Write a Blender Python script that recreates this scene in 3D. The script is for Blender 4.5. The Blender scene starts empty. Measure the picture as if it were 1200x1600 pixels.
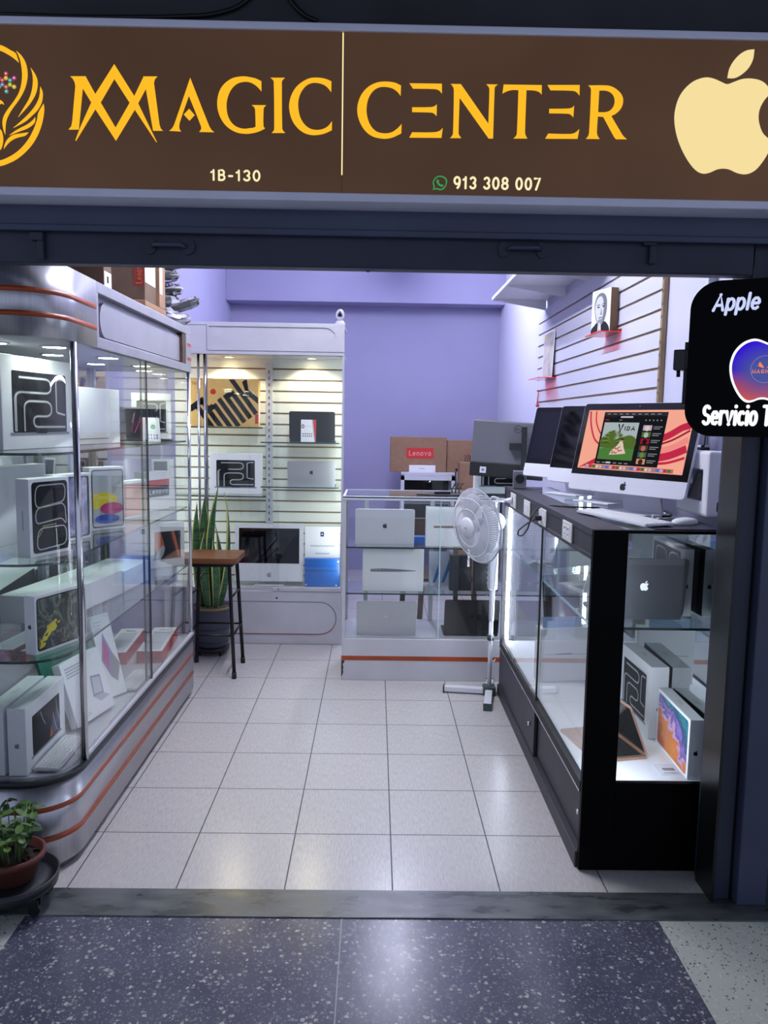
import bpy, bmesh, math, random
from mathutils import Matrix, Vector
PI = math.pi
D = bpy.data
C = bpy.context.scene.collection
S = bpy.context.scene
random.seed(7)

# ------------------------------------------------------------------ camera
F_PX, YAW, PITCH, ROLL, CAM_H = 1219.12, 0.0120546, 0.1144022, -0.0158383, 1.42136
def cam_axes():
    cy, sy, cp, sp = math.cos(YAW), math.sin(YAW), math.cos(PITCH), math.sin(PITCH)
    f = Vector((sy*cp, cy*cp, -sp)); r = Vector((cy, -sy, 0)); d = f.cross(r)
    cr, sr = math.cos(ROLL), math.sin(ROLL)
    return cr*r + sr*d, -sr*r + cr*d, f
AX_R, AX_D, AX_F = cam_axes()
cd = D.cameras.new('camera'); cam = D.objects.new('camera', cd); C.objects.link(cam)
cd.sensor_fit = 'VERTICAL'; cd.sensor_height = 24.0; cd.lens = F_PX/1600*24.0; cd.clip_start = 0.05
cam.matrix_world = Matrix(((AX_R.x, -AX_D.x, -AX_F.x, 0), (AX_R.y, -AX_D.y, -AX_F.y, 0), (AX_R.z, -AX_D.z, -AX_F.z, CAM_H), (0, 0, 0, 1)))
S.camera = cam
def at(px, py, ax, v):
    """the point of the plane ax = v that the photo shows at (px, py)"""
    d = AX_R*(px-600) + AX_D*(py-800) + AX_F*F_PX
    i = 'XYZ'.index(ax); o = Vector((0, 0, CAM_H)); t = (v-o[i])/d[i]
    return o + d*t

# ------------------------------------------------------------------ world, exposure
S.view_settings.view_transform = 'Standard'; S.view_settings.look = 'None'
S.view_settings.gamma = 1.0; S.view_settings.use_curve_mapping = False
S.view_settings.exposure = 0.0
S.cycles.transparent_max_bounces = 40; S.cycles.max_bounces = 10
S.cycles.glossy_bounces = 5; S.cycles.diffuse_bounces = 4
S.cycles.sample_clamp_indirect = 4.0
S.cycles.caustics_reflective = False; S.cycles.caustics_refractive = False
w = D.worlds.new('world'); S.world = w; w.use_nodes = True
w.node_tree.nodes['Background'].inputs[0].default_value = (0.55, 0.62, 0.85, 1)
w.node_tree.nodes['Background'].inputs[1].default_value = 0.85
TUBE_FRONT, TUBE_REAR = 410.0, 320.0      # strength of the shop's two ceiling tubes (built with the room shell)

# ------------------------------------------------------------------ materials
def lin(c):
    if isinstance(c, str):
        c = tuple(int(c[i:i+2], 16)/255 for i in (0, 2, 4))
    return tuple(x/12.92 if x <= 0.04045 else ((x+0.055)/1.055)**2.4 for x in c)
MATS = {}
def mat(name, col='808080', rough=0.5, metal=0.0, emit=0.0, ecol=None, coat=0.0, spec=0.5):
    m = D.materials.new(name); m.use_nodes = True
    b = m.node_tree.nodes['Principled BSDF']
    b.inputs['Base Color'].default_value = (*lin(col), 1)
    b.inputs['Roughness'].default_value = rough; b.inputs['Metallic'].default_value = metal
    b.inputs['Coat Weight'].default_value = coat; b.inputs['Specular IOR Level'].default_value = spec
    if emit:
        b.inputs['Emission Color'].default_value = (*lin(ecol or col), 1); b.inputs['Emission Strength'].default_value = emit
    MATS[name] = m
    return m
def nd(m, t, **k):
    n = m.node_tree.nodes.new(t)
    for a, v in k.items(): setattr(n, a, v)
    return n
def lk(m, a, b): m.node_tree.links.new(a, b)
def bsdf(m): return m.node_tree.nodes['Principled BSDF']
def coords(m, scale=(1, 1, 1), rot=(0, 0, 0)):
    tc = nd(m, 'ShaderNodeTexCoord'); mp = nd(m, 'ShaderNodeMapping'); mp.inputs['Scale'].default_value = scale; mp.inputs['Rotation'].default_value = rot
    lk(m, tc.outputs['Object'], mp.inputs['Vector']); return mp.outputs['Vector']
def noise(m, vec, scale, detail=4, rough=0.5, dist=0.0):
    n = nd(m, 'ShaderNodeTexNoise'); n.inputs['Scale'].default_value = scale; n.inputs['Detail'].default_value = detail
    n.inputs['Roughness'].default_value = rough; n.inputs['Distortion'].default_value = dist
    lk(m, vec, n.inputs['Vector']); return n.outputs['Fac']
def ramp(m, fac, stops, interp='LINEAR'):
    r = nd(m, 'ShaderNodeValToRGB'); r.color_ramp.interpolation = interp
    els = r.color_ramp.elements
    while len(els) < len(stops): els.new(0.5)
    for e, (p, c) in zip(els, stops):
        e.position = p; e.color = (*lin(c), 1) if not isinstance(c, float) else (c, c, c, 1)
    lk(m, fac, r.inputs['Fac']); return r.outputs['Color']
def math_n(m, op, a, b=None, c=None):
    n = nd(m, 'ShaderNodeMath', operation=op)
    for i, x in enumerate((a, b, c)):
        if x is None: continue
        if isinstance(x, (int, float)): n.inputs[i].default_value = x
        else: lk(m, x, n.inputs[i])
    return n.outputs[0]
def mixc(m, fac, a, b):
    n = nd(m, 'ShaderNodeMix', data_type='RGBA')
    for s, x in ((n.inputs[0], fac), (n.inputs[6], a), (n.inputs[7], b)):
        if isinstance(x, (int, float)): s.default_value = x
        elif isinstance(x, (str, tuple)): s.default_value = (*lin(x), 1)
        else: lk(m, x, s)
    return n.outputs[2]
def bump(m, h, strength=0.1, dist=0.01):
    n = nd(m, 'ShaderNodeBump'); n.inputs['Strength'].default_value = strength; n.inputs['Distance'].default_value = dist
    lk(m, h, n.inputs['Height']); lk(m, n.outputs[0], bsdf(m).inputs['Normal'])
def varied(name, c1, c2, rough=0.5, metal=0.0, scale=8, stretch=(1, 1, 1), detail=5, lo=0.3, hi=0.7, rvar=0.0, bmp=0.0, spec=0.5):
    m = mat(name, c1, rough, metal, spec=spec); v = coords(m, stretch); f = noise(m, v, scale, detail)
    lk(m, ramp(m, f, [(lo, c1), (hi, c2)]), bsdf(m).inputs['Base Color'])
    if rvar:
        r = nd(m, 'ShaderNodeMapRange'); r.inputs['To Min'].default_value = rough-rvar; r.inputs['To Max'].default_value = rough+rvar
        lk(m, f, r.inputs['Value']); lk(m, r.outputs[0], bsdf(m).inputs['Roughness'])
    if bmp: bump(m, f, bmp)
    return m
def glass(name, tint, edge=False, ior=1.45):
    m = D.materials.new(name); m.use_nodes = True; t = m.node_tree; t.nodes.remove(bsdf(m))
    out = t.nodes['Material Output']
    tr = nd(m, 'ShaderNodeBsdfTransparent'); tr.inputs[0].default_value = (*tint, 1)
    gl = nd(m, 'ShaderNodeBsdfGlossy'); gl.inputs['Roughness'].default_value = 0.01; gl.inputs[0].default_value = (1, 1, 1, 1)
    fr = nd(m, 'ShaderNodeFresnel'); ge = nd(m, 'ShaderNodeNewGeometry'); mr = nd(m, 'ShaderNodeMapRange'); mr.inputs['To Min'].default_value = ior; mr.inputs['To Max'].default_value = 1/ior
    lk(m, ge.outputs['Backfacing'], mr.inputs['Value']); lk(m, mr.outputs[0], fr.inputs[0])
    mx = nd(m, 'ShaderNodeMixShader'); lk(m, fr.outputs[0], mx.inputs[0]); lk(m, tr.outputs[0], mx.inputs[1]); lk(m, gl.outputs[0], mx.inputs[2])
    lk(m, mx.outputs[0], out.inputs[0]); MATS[name] = m; return m

glass('glass', (0.975, 0.985, 0.98)); glass('shelf_glass', (0.90, 0.955, 0.93)); glass('smoked_glass', (0.22, 0.24, 0.28))
glass('red_acrylic', (0.95, 0.30, 0.25))
mat('glass_edge', '1f3a36', 0.15); mat('glass_edge_light', 'b5dbe2', 0.2)
mat('mirror', 'c9cfd0', 0.02, 1.0)
varied('steel', 'c0c0c6', 'b2b2b9', 0.32, 0.85, 3, (40, 40, 0.4), 3, rvar=0.015)
varied('fascia_aluminium', 'adadb6', 'a0a0aa', 0.42, 0.5, 5, (1, 1, 1), 4, rvar=0.08)
varied('satin_aluminium', 'cfced6', 'c3c3cb', 0.42, 0.3, 5, (1, 1, 1), 4, rvar=0.08)
mat('chrome', 'd0d0d4', 0.12, 1.0); mat('white_metal', 'c9cbd6', 0.4); mat('dark_channel', '23262a', 0.5, 0.3)
varied('orange_stripe', 'a8451c', '8a3a18', 0.4, 0.0, 6)
varied('lavender_paint', '9e9cbf', '9a97bb', 0.7, 0, 2.0)
varied('white_paint', 'c8c8de', 'c4c4da', 0.65, 0, 2.0)
varied('navy_metal', '2b3248', '222838', 0.5, 0.0, 4, rvar=0.08)
varied('navy_metal_light', '444c62', '3a4156', 0.5, 0.0, 4, rvar=0.08)
varied('sign_frame_metal', 'e0e2f2', 'd4d6e8', 0.5, 0.0, 5)
varied('dark_facade', '3c3e43', '2d2f33', 0.8, 0, 3)
mat('black_plastic', '0b0c0e', 0.35); mat('black_matte', '101114', 0.6); mat('black_rubber', '08080a', 0.5)
mat('black_lacquer', '030305', 0.5, spec=0.08); varied('charcoal_board', '33333b', '2b2b33', 0.5, 0, 12)
mat('white_plastic', 'e6e7ee', 0.35); mat('cream_plastic', 'd8d8d4', 0.4)
mat('carton_white', 'f3f4f7', 0.55); mat('carton_side', 'e0e1e5', 0.55)
mat('print_grey', '6b6d75', 0.6); mat('print_black', '0a0a0d', 0.5, spec=0.15); mat('print_dark', '1a1b1f', 0.5, spec=0.15)
mat('print_silver', 'c9ccd2', 0.4); mat('print_mid', '85878d', 0.5); mat('print_white', 'f2f2f5', 0.5)
mat('print_red', 'c22a2a', 0.5); mat('print_blue', '2a4fb0', 0.5); mat('print_yellow', 'e6d21f', 0.5); mat('print_magenta', 'c2317f', 0.5)
mat('print_cyan', '2f7fd0', 0.5); mat('print_pink', 'd9a3a0', 0.5); mat('print_orange', 'c9602f', 0.5); mat('print_lilac', '8d86b8', 0.5)
mat('print_palegrey', 'b9bcc2', 0.5); mat('print_navy', '20305e', 0.5)
mat('bronze_ink', '8a7468', 0.5); mat('monitor_grey', '66666e', .45); mat('print_green', '3fae35', 0.5); mat('print_redbrown', '7a2a20', 0.6)
varied('kraft', '8f6f57', '86664f', 0.8, 0, 20); varied('kraft_dark', '5f4a3c', '57442f', 0.8, 0, 20); varied('kraft_yellow', 'e0b56a', 'd8ac5f', 0.75, 0, 20)
mat('label_white', 'dfe1ee', 0.6); mat('tape_black', '0d0d0d', 0.5)
mat('laptop_silver', 'c4c6cc', 0.35, 0.7); mat('laptop_white', 'eceef6', 0.4, 0.1); mat('laptop_grey', '5c5d63', 0.38, 0.7)
mat('laptop_gold', 'd0a890', 0.35, 0.7); mat('laptop_black', '131418', 0.4); mat('key_black', '0a0a0c', 0.5); mat('key_white', 'e3e6e6', 0.5)
mat('screen_off', '05060c', 0.06, spec=0.35); mat('logo_black', '0a0a0c', 0.2); mat('logo_silver', 'd9dbe0', 0.15, 0.6); mat('logo_dark', '3c3d42', 0.2, 0.5)
varied('walnut', '7a4a2b', '5d361f', 0.35, 0, 3, (1, 14, 14), 5); varied('dark_wood', '4a3426', '382618', 0.5, 0, 3, (1, 1, 14), 5)
mat('black_steel', '111216', 0.35, 0.4)
varied('grey_pot', '4c5061', '434757', 0.5, 0, 6); varied('terracotta', '5e2c22', '4c221b', 0.7, 0, 8); mat('caddy_plastic', '1b1e25', 0.45)
varied('soil', '1d1712', '2e241b', 0.95, 0, 60); varied('gravel', 'a39c84', '6f6957', 0.9, 0, 90); mat('pot_rim', 'a08a55', 0.7)
varied('plant_leaf', '3a5c2a', '284521', 0.5, 0, 12); varied('plant_leaf_light', '5a7c36', '46682e', 0.5, 0, 12); mat('plant_stem', '5f7d3f', 0.6)
mat('snake_edge', 'b9b765', 0.5)
m = mat('snake_leaf', '24492f', 0.4); v = coords(m, (3, 3, 38)); f = noise(m, v, 1.6, 3, 0.5, 1.0)
lk(m, ramp(m, f, [(0.4, '1c3b28'), (0.55, '3c6642'), (0.7, '25492f')]), bsdf(m).inputs['Base Color'])
mat('clear_plastic', 'b9bcc6', 0.15, 0.2); mat('teal_board', '2e7f6b', 0.6); mat('blue_folder', '1e63b8', 0.3); mat('blue_dark', '1a4f96', 0.3)
mat('fan_white', 'dcdde6', 0.35); mat('fan_grey', 'b5b8c2', 0.4); mat('fan_green', '3a4a44', 0.5)
def emit_mat(name, col, strength):
    m = D.materials.new(name); m.use_nodes = True; t = m.node_tree; t.nodes.remove(bsdf(m))
    e = nd(m, 'ShaderNodeEmission'); e.inputs[0].default_value = (*lin(col), 1); e.inputs[1].default_value = strength
    lk(m, e.outputs[0], t.nodes['Material Output'].inputs[0]); MATS[name] = m; return m
emit_mat('led_tube', 'e4eeff', 52); emit_mat('led_blue', 'ccd6ff', 1.0); emit_mat('downlight_cool', 'f2fff4', 75); emit_mat('downlight_warm', 'fff0c0', 16)
emit_mat('letter_orange', 'ffbe28', 1.0); emit_mat('letter_cream', 'fff2c0', 1.0); emit_mat('apple_cream', 'f7dfa0', 1.0); emit_mat('sign_gap', 'ffe9a8', 1.3)
emit_mat('led_white', 'f6f8ff', 1.15); emit_mat('icon_green', '3fae5f', 0.8)
m = mat('sign_brown', '241a14', 0.4, spec=0.2, emit=1.0, ecol='463226')
v = coords(m, (1, 1, 1)); f = noise(m, v, 1.6, 2)
lk(m, ramp(m, f, [(0.3, '402d22'), (0.7, '4e392b')]), bsdf(m).inputs['Emission Color'])

mat('red_glow', 'ff3a20', 0.2)
mat('book_brown', '6d5636', .6)
mat('bright_white', 'eef0f6', .35)
mat('imac_alu', 'e4e4f0', .35, .0); mat('bezel_black', '06060a', .1, spec=.25)
mat('print_paleblue', '8fb2e0', .4)
mat('pad_navy', '141a30', .6)
for n_, c, e_ in (('wall_coral', 'f3a790', 1.0), ('wall_red', 'c02a48', 1.0), ('wall_deep', '9a1430', 1.0), ('wall_pink', 'ee8b86', 1.0), ('win_dark', '17181c', 1.0), ('win_bar', '2a2b31', 1.0), ('win_pill', 'b9b4c4', 1.0), ('win_text', '8f9096', .9), ('pic_sky', 'a6b1b4', 1), ('pic_grass', '4a7a3a', 1), ('pic_tree', '4f6a2c', 1), ('pic_palm', '6a7f33', 1), ('pic_palm2', '34502a', 1), ('pic_dress', 'd9c3b4', 1), ('pic_rose', 'b4675a', 1), ('pic_skin', 'c98f70', 1), ('pic_hair', '3a241c', 1), ('pic_lilac', 'b9a3c4', 1), ('pic_brown', '4a3a30', 1), ('pic_teal', '3a5a52', 1), ('pic_blue', '4a6fd0', 1), ('dock', 'b06a62', 1)): emit_mat(n_, c, e_)

# shop floor tiles: 33 cm, brushed pattern, thin dark joints
T0X, T0Y, TS = -0.9188, 2.2324, 0.33
m = mat('floor_tile', 'bdb9ba', 0.24)
tc = nd(m, 'ShaderNodeTexCoord'); sp = nd(m, 'ShaderNodeSeparateXYZ'); lk(m, tc.outputs['Object'], sp.inputs[0])
def tile_axis(o, o0):
    a = math_n(m, 'DIVIDE', math_n(m, 'SUBTRACT', o, o0), TS); fr = math_n(m, 'FRACT', math_n(m, 'ADD', a, 20.0))
    return math_n(m, 'ABSOLUTE', math_n(m, 'SUBTRACT', fr, 0.5)), math_n(m, 'FLOOR', a)
ax, ix = tile_axis(sp.outputs['X'], T0X); ay, iy = tile_axis(sp.outputs['Y'], T0Y)
joint = math_n(m, 'GREATER_THAN', math_n(m, 'MAXIMUM', ax, ay), 0.5-0.0021/TS)
cx = nd(m, 'ShaderNodeCombineXYZ'); lk(m, ix, cx.inputs[0]); lk(m, iy, cx.inputs[1])
wn = nd(m, 'ShaderNodeTexWhiteNoise', noise_dimensions='2D'); lk(m, cx.outputs[0], wn.inputs['Vector'])
mp = nd(m, 'ShaderNodeMapping'); mp.inputs['Scale'].default_value = (90, 14, 1); mp.inputs['Rotation'].default_value = (0, 0, 0.10); lk(m, tc.outputs['Object'], mp.inputs['Vector'])
st = noise(m, mp.outputs[0], 2.0, 6, 0.65); fine = noise(m, tc.outputs['Object'], 160, 2)
base = ramp(m, st, [(0.25, 'aba6a6'), (0.5, 'bcb8b7'), (0.75, 'cbc7c5')])
base = mixc(m, math_n(m, 'MULTIPLY', wn.outputs['Value'], 0.12), base, 'cfc9c6')
lk(m, mixc(m, joint, base, '4b494c'), bsdf(m).inputs['Base Color'])
rg = math_n(m, 'ADD', math_n(m, 'MULTIPLY', joint, 0.5), math_n(m, 'ADD', 0.16, math_n(m, 'MULTIPLY', fine, 0.14)))
lk(m, rg, bsdf(m).inputs['Roughness'])
bump(m, math_n(m, 'SUBTRACT', math_n(m, 'MULTIPLY', fine, 0.25), joint), 0.12, 0.004)

# corridor terrazzo: dark field between pale side fields, stone chips
m = mat('terrazzo', '4d4d5c', 0.22, spec=0.3)
tc = nd(m, 'ShaderNodeTexCoord'); sp = nd(m, 'ShaderNodeSeparateXYZ'); lk(m, tc.outputs['Object'], sp.inputs[0])
def chips(scale, dens, seed):
    vo = nd(m, 'ShaderNodeTexVoronoi'); vo.inputs['Scale'].default_value = scale
    mp = nd(m, 'ShaderNodeMapping'); mp.inputs['Location'].default_value = (seed, seed*2.3, 0); lk(m, tc.outputs['Object'], mp.inputs['Vector'])
    ds = nd(m, 'ShaderNodeTexNoise'); ds.inputs['Scale'].default_value = scale*1.3; lk(m, mp.outputs[0], ds.inputs['Vector'])
    add = nd(m, 'ShaderNodeVectorMath', operation='MULTIPLY_ADD'); lk(m, ds.outputs['Color'], add.inputs[0]); add.inputs[1].default_value = (0.012, 0.012, 0); lk(m, mp.outputs[0], add.inputs[2])
    lk(m, add.outputs[0], vo.inputs['Vector'])
    sc = nd(m, 'ShaderNodeSeparateColor'); lk(m, vo.outputs['Color'], sc.inputs[0])
    size = math_n(m, 'MULTIPLY', sc.outputs['Green'], 0.5)
    return math_n(m, 'MULTIPLY', math_n(m, 'LESS_THAN', vo.outputs['Distance'], size), math_n(m, 'GREATER_THAN', sc.outputs['Red'], 1-dens)), sc.outputs['Blue']
c1, v1 = chips(85, 0.72, 0.3); c2, v2 = chips(190, 0.8, 1.7); c3, v3 = chips(150, 0.75, 3.1)
cloud = noise(m, tc.outputs['Object'], 9, 4)
dark = ramp(m, cloud, [(0.3, '484857'), (0.7, '545463')])
dark = mixc(m, c2, dark, '787984'); dark = mixc(m, c1, dark, ramp(m, v1, [(0.0, '74757f'), (1.0, 'adaca4')]))
pale = mixc(m, c3, 'b9bcb4', ramp(m, v3, [(0.0, '585b59'), (0.6, '868a86'), (1.0, 'd8dad2')]))
side = math_n(m, 'MAXIMUM', math_n(m, 'GREATER_THAN', sp.outputs['X'], 0.838), math_n(m, 'LESS_THAN', sp.outputs['X'], -0.985))
seam = math_n(m, 'LESS_THAN', math_n(m, 'ABSOLUTE', math_n(m, 'ADD', sp.outputs['X'], 0.078)), 0.0016)
lk(m, mixc(m, seam, mixc(m, side, dark, pale), '9a9aa0'), bsdf(m).inputs['Base Color'])
lk(m, math_n(m, 'ADD', 0.17, math_n(m, 'MULTIPLY', cloud, 0.12)), bsdf(m).inputs['Roughness'])

m = varied('cement', '303335', '606465', 0.30, 0, 7, (1, 3, 1), 9, 0.34, 0.70, rvar=0.18)
# slatwall: painted boards with horizontal channels every 72 mm
def slat_mat(name, col, groove, pitch, z0):
    m = mat(name, col, 0.5); tc = nd(m, 'ShaderNodeTexCoord'); sp = nd(m, 'ShaderNodeSeparateXYZ'); lk(m, tc.outputs['Object'], sp.inputs[0])
    return m
mat('slat_white', 'cacadb', 0.5); mat('slat_cream', 'ecede2', 0.45); varied('slat_channel', 'a58f6c', '8a7656', 0.5, 0.3, 10); mat('slat_dark', '2a2723', 0.5, 0.2)
# marbled prints
def swirl(name, stops, scale=3.0, dist=2.5, emit=0.0, off=(0, 0, 0)):
    m = mat(name, '808080', 0.35); tc = nd(m, 'ShaderNodeTexCoord'); mp = nd(m, 'ShaderNodeMapping'); mp.inputs['Location'].default_value = off
    lk(m, tc.outputs['Object'], mp.inputs['Vector']); f = noise(m, mp.outputs[0], scale, 4, 0.55, dist)
    c = ramp(m, f, stops); lk(m, c, bsdf(m).inputs['Base Color'])
    if emit: lk(m, c, bsdf(m).inputs['Emission Color']); bsdf(m).inputs['Emission Strength'].default_value = emit
    return m
swirl('print_marble', [(0.30, '0c1413'), (0.44, '1c2925'), (0.50, '6f7a66'), (0.54, '15201d'), (0.64, '0f1a19'), (0.70, '5f7a72'), (0.75, '122020')], 6, 3)
m = mat('print_vivid', '808080', 0.4); tc = nd(m, 'ShaderNodeTexCoord'); sp = nd(m, 'ShaderNodeSeparateXYZ'); lk(m, tc.outputs['Object'], sp.inputs[0]); f = noise(m, tc.outputs['Object'], 14, 6, 0.6, 1.2)
k_ = math_n(m, 'ADD', math_n(m, 'MULTIPLY', sp.outputs['Z'], 3.1), math_n(m, 'ADD', math_n(m, 'MULTIPLY', sp.outputs['X'], 1.15), math_n(m, 'MULTIPLY', math_n(m, 'SUBTRACT', f, 0.5), 0.75)))
lk(m, ramp(m, k_, [(0.12, 'c2502f'), (0.30, 'e08a35'), (0.42, 'd9743a'), (0.47, 'd9b4d8'), (0.54, '5a3f9a'), (0.62, '9a7fc8'), (0.68, '24386f'), (0.78, '2f8f8a'), (0.95, '1f5f8f')]), bsdf(m).inputs['Base Color'])
swirl('print_violet', [(0.3, '3d3a66'), (0.45, '8f88bd'), (0.55, 'c9c4df'), (0.7, '5a5488')], 6, 2)
swirl('print_page', [(0.3, 'b3a598'), (0.5, 'cfc8c4'), (0.7, 'a89a92')], 9, 1)

# ------------------------------------------------------------------ mesh helpers
class MB:
    def __init__(self): self.bm = bmesh.new(); self.ml = []; self.X = Matrix.Identity(4)
    def mi(self, n):
        if n not in self.ml: self.ml.append(n)
        return self.ml.index(n)
    def add(self, verts, faces, m, smooth=False, X=None):
        X = self.X if X is None else self.X @ X
        vs = [self.bm.verts.new(X @ Vector(v)) for v in verts]; i = self.mi(m); out = []
        for f in faces:
            try:
                fc = self.bm.faces.new([vs[k] for k in f]); fc.material_index = i; fc.smooth = smooth; out.append(fc)
            except ValueError: pass
        return vs, out
    def box(self, x0, x1, y0, y1, z0, z1, m, bevel=0.0, X=None):
        v = [(x, y, z) for z in (z0, z1) for y in (y0, y1) for x in (x0, x1)]
        f = [(0, 2, 3, 1), (4, 5, 7, 6), (0, 1, 5, 4), (2, 6, 7, 3), (0, 4, 6, 2), (1, 3, 7, 5)]
        vs, fs = self.add(v, f, m, X=X)
        if bevel:
            es = list({e for q in fs for e in q.edges})
            bmesh.ops.bevel(self.bm, geom=es, offset=bevel, segments=2, profile=0.5, affect='EDGES', material=-1)
        return self
    def prism(self, poly, d0, d1, m, X=None, side=None, smooth_side=False):
        """polygon in (u, v) extruded along n; X maps (u, v, n)"""
        n = len(poly); A = sum(poly[i][0]*poly[(i+1) % n][1]-poly[(i+1) % n][0]*poly[i][1] for i in range(n))
        if A < 0: poly = poly[::-1]
        if d0 > d1: d0, d1 = d1, d0
        self.add([(p[0], p[1], d1) for p in poly], [tuple(range(n))], m, X=X)
        self.add([(p[0], p[1], d0) for p in poly], [tuple(range(n))[::-1]], m, X=X)
        v = [(p[0], p[1], d) for d in (d0, d1) for p in poly]
        self.add(v, [(i, (i+1) % n, n+(i+1) % n, n+i) for i in range(n)], side or m, smooth_side, X=X)
        return self
    def flat(self, poly, m, X=None, d=0.0):
        self.add([(p[0], p[1], d) for p in poly], [tuple(range(len(poly)))], m, X=X); return self
    def rect(self, u0, u1, v0, v1, m, X=None, d=0.0): return self.flat([(u0, v0), (u1, v0), (u1, v1), (u0, v1)], m, X, d)
    def stroke(self, pts, wd, m, X=None, d=0.0):
        n = len(pts); L = []; R = []
        for i in range(n):
            a = Vector(pts[max(i-1, 0)]); b = Vector(pts[min(i+1, n-1)]); t = (b-a)
            if t.length < 1e-9: t = Vector((1, 0))
            t.normalize(); q = Vector((-t.y, t.x))*wd/2; p = Vector(pts[i]); L.append(p+q); R.append(p-q)
        self.add([(p.x, p.y, d) for p in L+R], [(i, n+i, n+i+1, i+1) for i in range(n-1)], m, X=X); return self
    def tube(self, pts, r, m, seg=10, X=None, closed=False, cap=True):
        pts = [Vector(p) for p in pts]; n = len(pts); rings = []; prev = None
        rs = r if isinstance(r, (list, tuple)) else [r]*n
        for i in range(n):
            a = pts[(i-1) % n] if closed else pts[max(i-1, 0)]; b = pts[(i+1) % n] if closed else pts[min(i+1, n-1)]
            t = (b-a).normalized()
            if prev is None: q = t.orthogonal().normalized()
            else:
                q = prev - t*prev.dot(t)
                q = q.normalized() if q.length > 1e-6 else t.orthogonal().normalized()
            prev = q; s = t.cross(q)
            rings.append([pts[i] + (q*math.cos(k*2*PI/seg) + s*math.sin(k*2*PI/seg))*rs[i] for k in range(seg)])
        v = [p for g in rings for p in g]; f = []
        for i in range(n if closed else n-1):
            j = (i+1) % n
            for k in range(seg): f.append((i*seg+k, i*seg+(k+1) % seg, j*seg+(k+1) % seg, j*seg+k))
        vs, _ = self.add(v, f, m, True, X=X)
        if cap and not closed:
            for g, rev in ((vs[:seg], True), (vs[-seg:], False)):
                try:
                    fc = self.bm.faces.new(g[::-1] if rev else g); fc.material_index = self.mi(m)
                except ValueError: pass
        return self
    def cyl(self, p0, p1, r, m, seg=16, r1=None, X=None): return self.tube([p0, p1], [r, r if r1 is None else r1], m, seg, X=X)
    def lathe(self, prof, m, seg=32, c=(0, 0, 0), X=None, smooth=True, cap=True):
        v = []; f = []; n = len(prof)
        for r, z in prof:
            for k in range(seg): v.append((c[0]+r*math.cos(2*PI*k/seg), c[1]+r*math.sin(2*PI*k/seg), c[2]+z))
        for i in range(n-1):
            for k in range(seg): f.append((i*seg+k, i*seg+(k+1) % seg, (i+1)*seg+(k+1) % seg, (i+1)*seg+k))
        vs, _ = self.add(v, f, m, smooth, X=X)
        for g, rev, r in ((vs[:seg], True, prof[0][0]), (vs[-seg:], False, prof[-1][0])):
            if r > 1e-5 and cap:
                fc = self.bm.faces.new(g[::-1] if rev else g); fc.material_index = self.mi(m)
        return self
    def ball(self, c, rx, ry, rz, m, X=None, seg=16):
        prof = [(max(math.sin(PI*i/10), 1e-4), -math.cos(PI*i/10)) for i in range(11)]
        X2 = Matrix.Translation(c) @ Matrix.Diagonal((rx, ry, rz, 1))
        return self.lathe(prof, m, seg, X=X2 if X is None else X @ X2)
    def mesh2d(self, vf, m, X=None, d=0.0):
        self.add([(v[0], v[1], v[2]+d) for v in vf[0]], vf[1], m, X=X); return self
    def text(self, body, u0, u1, v0, v1, m, X=None, d=0.0, bold=0.0, shear=0.0, depth=0.0, fit=True):
        v, f = text_mesh(body, bold, shear, depth)
        xs = [p[0] for p in v]; ys = [p[1] for p in v]; a, b, c, e = min(xs), max(xs), min(ys), max(ys)
        sy = (v1-v0)/(e-c); sx = (u1-u0)/(b-a) if u1 is not None else sy
        return self.mesh2d(([((p[0]-a)*sx+u0, (p[1]-c)*sy+v0, p[2]) for p in v], f), m, X, d)
    def build(self, name, parent=None, loc=None, rz=0.0, bevel=0.0, weld=True):
        if weld: bmesh.ops.remove_doubles(self.bm, verts=self.bm.verts, dist=1e-6)
        me = D.meshes.new(name); self.bm.to_mesh(me); self.bm.free()
        for n in self.ml: me.materials.append(MATS[n])
        o = D.objects.new(name, me); C.objects.link(o)
        if parent: o.parent = parent
        if loc is not None: o.location = loc
        if rz: o.rotation_euler = (0, 0, rz)
        if bevel:
            b = o.modifiers.new('bevel', 'BEVEL'); b.width = bevel; b.segments = 2; b.limit_method = 'ANGLE'
        return o
def _tomesh(cu):
    o = D.objects.new('tmp', cu); me = o.to_mesh()
    r = ([tuple(v.co) for v in me.vertices], [tuple(p.vertices) for p in me.polygons])
    o.to_mesh_clear(); D.objects.remove(o); D.curves.remove(cu); return r
_TX = {}
def text_mesh(body, bold=0.0, shear=0.0, depth=0.0):
    k = (body, bold, shear, depth)
    if k not in _TX:
        cu = D.curves.new('tmp', 'FONT'); cu.body = body; cu.size = 1; cu.offset = bold; cu.shear = shear; cu.resolution_u = 4; cu.extrude = depth
        _TX[k] = _tomesh(cu)
    return _TX[k]
def fill(loops, depth=0.0):
    """filled outlines with holes"""
    cu = D.curves.new('tmp', 'CURVE'); cu.dimensions = '2D'; cu.fill_mode = 'BOTH'; cu.extrude = depth
    for lp in loops:
        s = cu.splines.new('POLY'); s.points.add(len(lp)-1); s.use_cyclic_u = True
        for p, q in zip(s.points, lp): p.co = (q[0], q[1], 0, 1)
    return _tomesh(cu)
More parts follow.
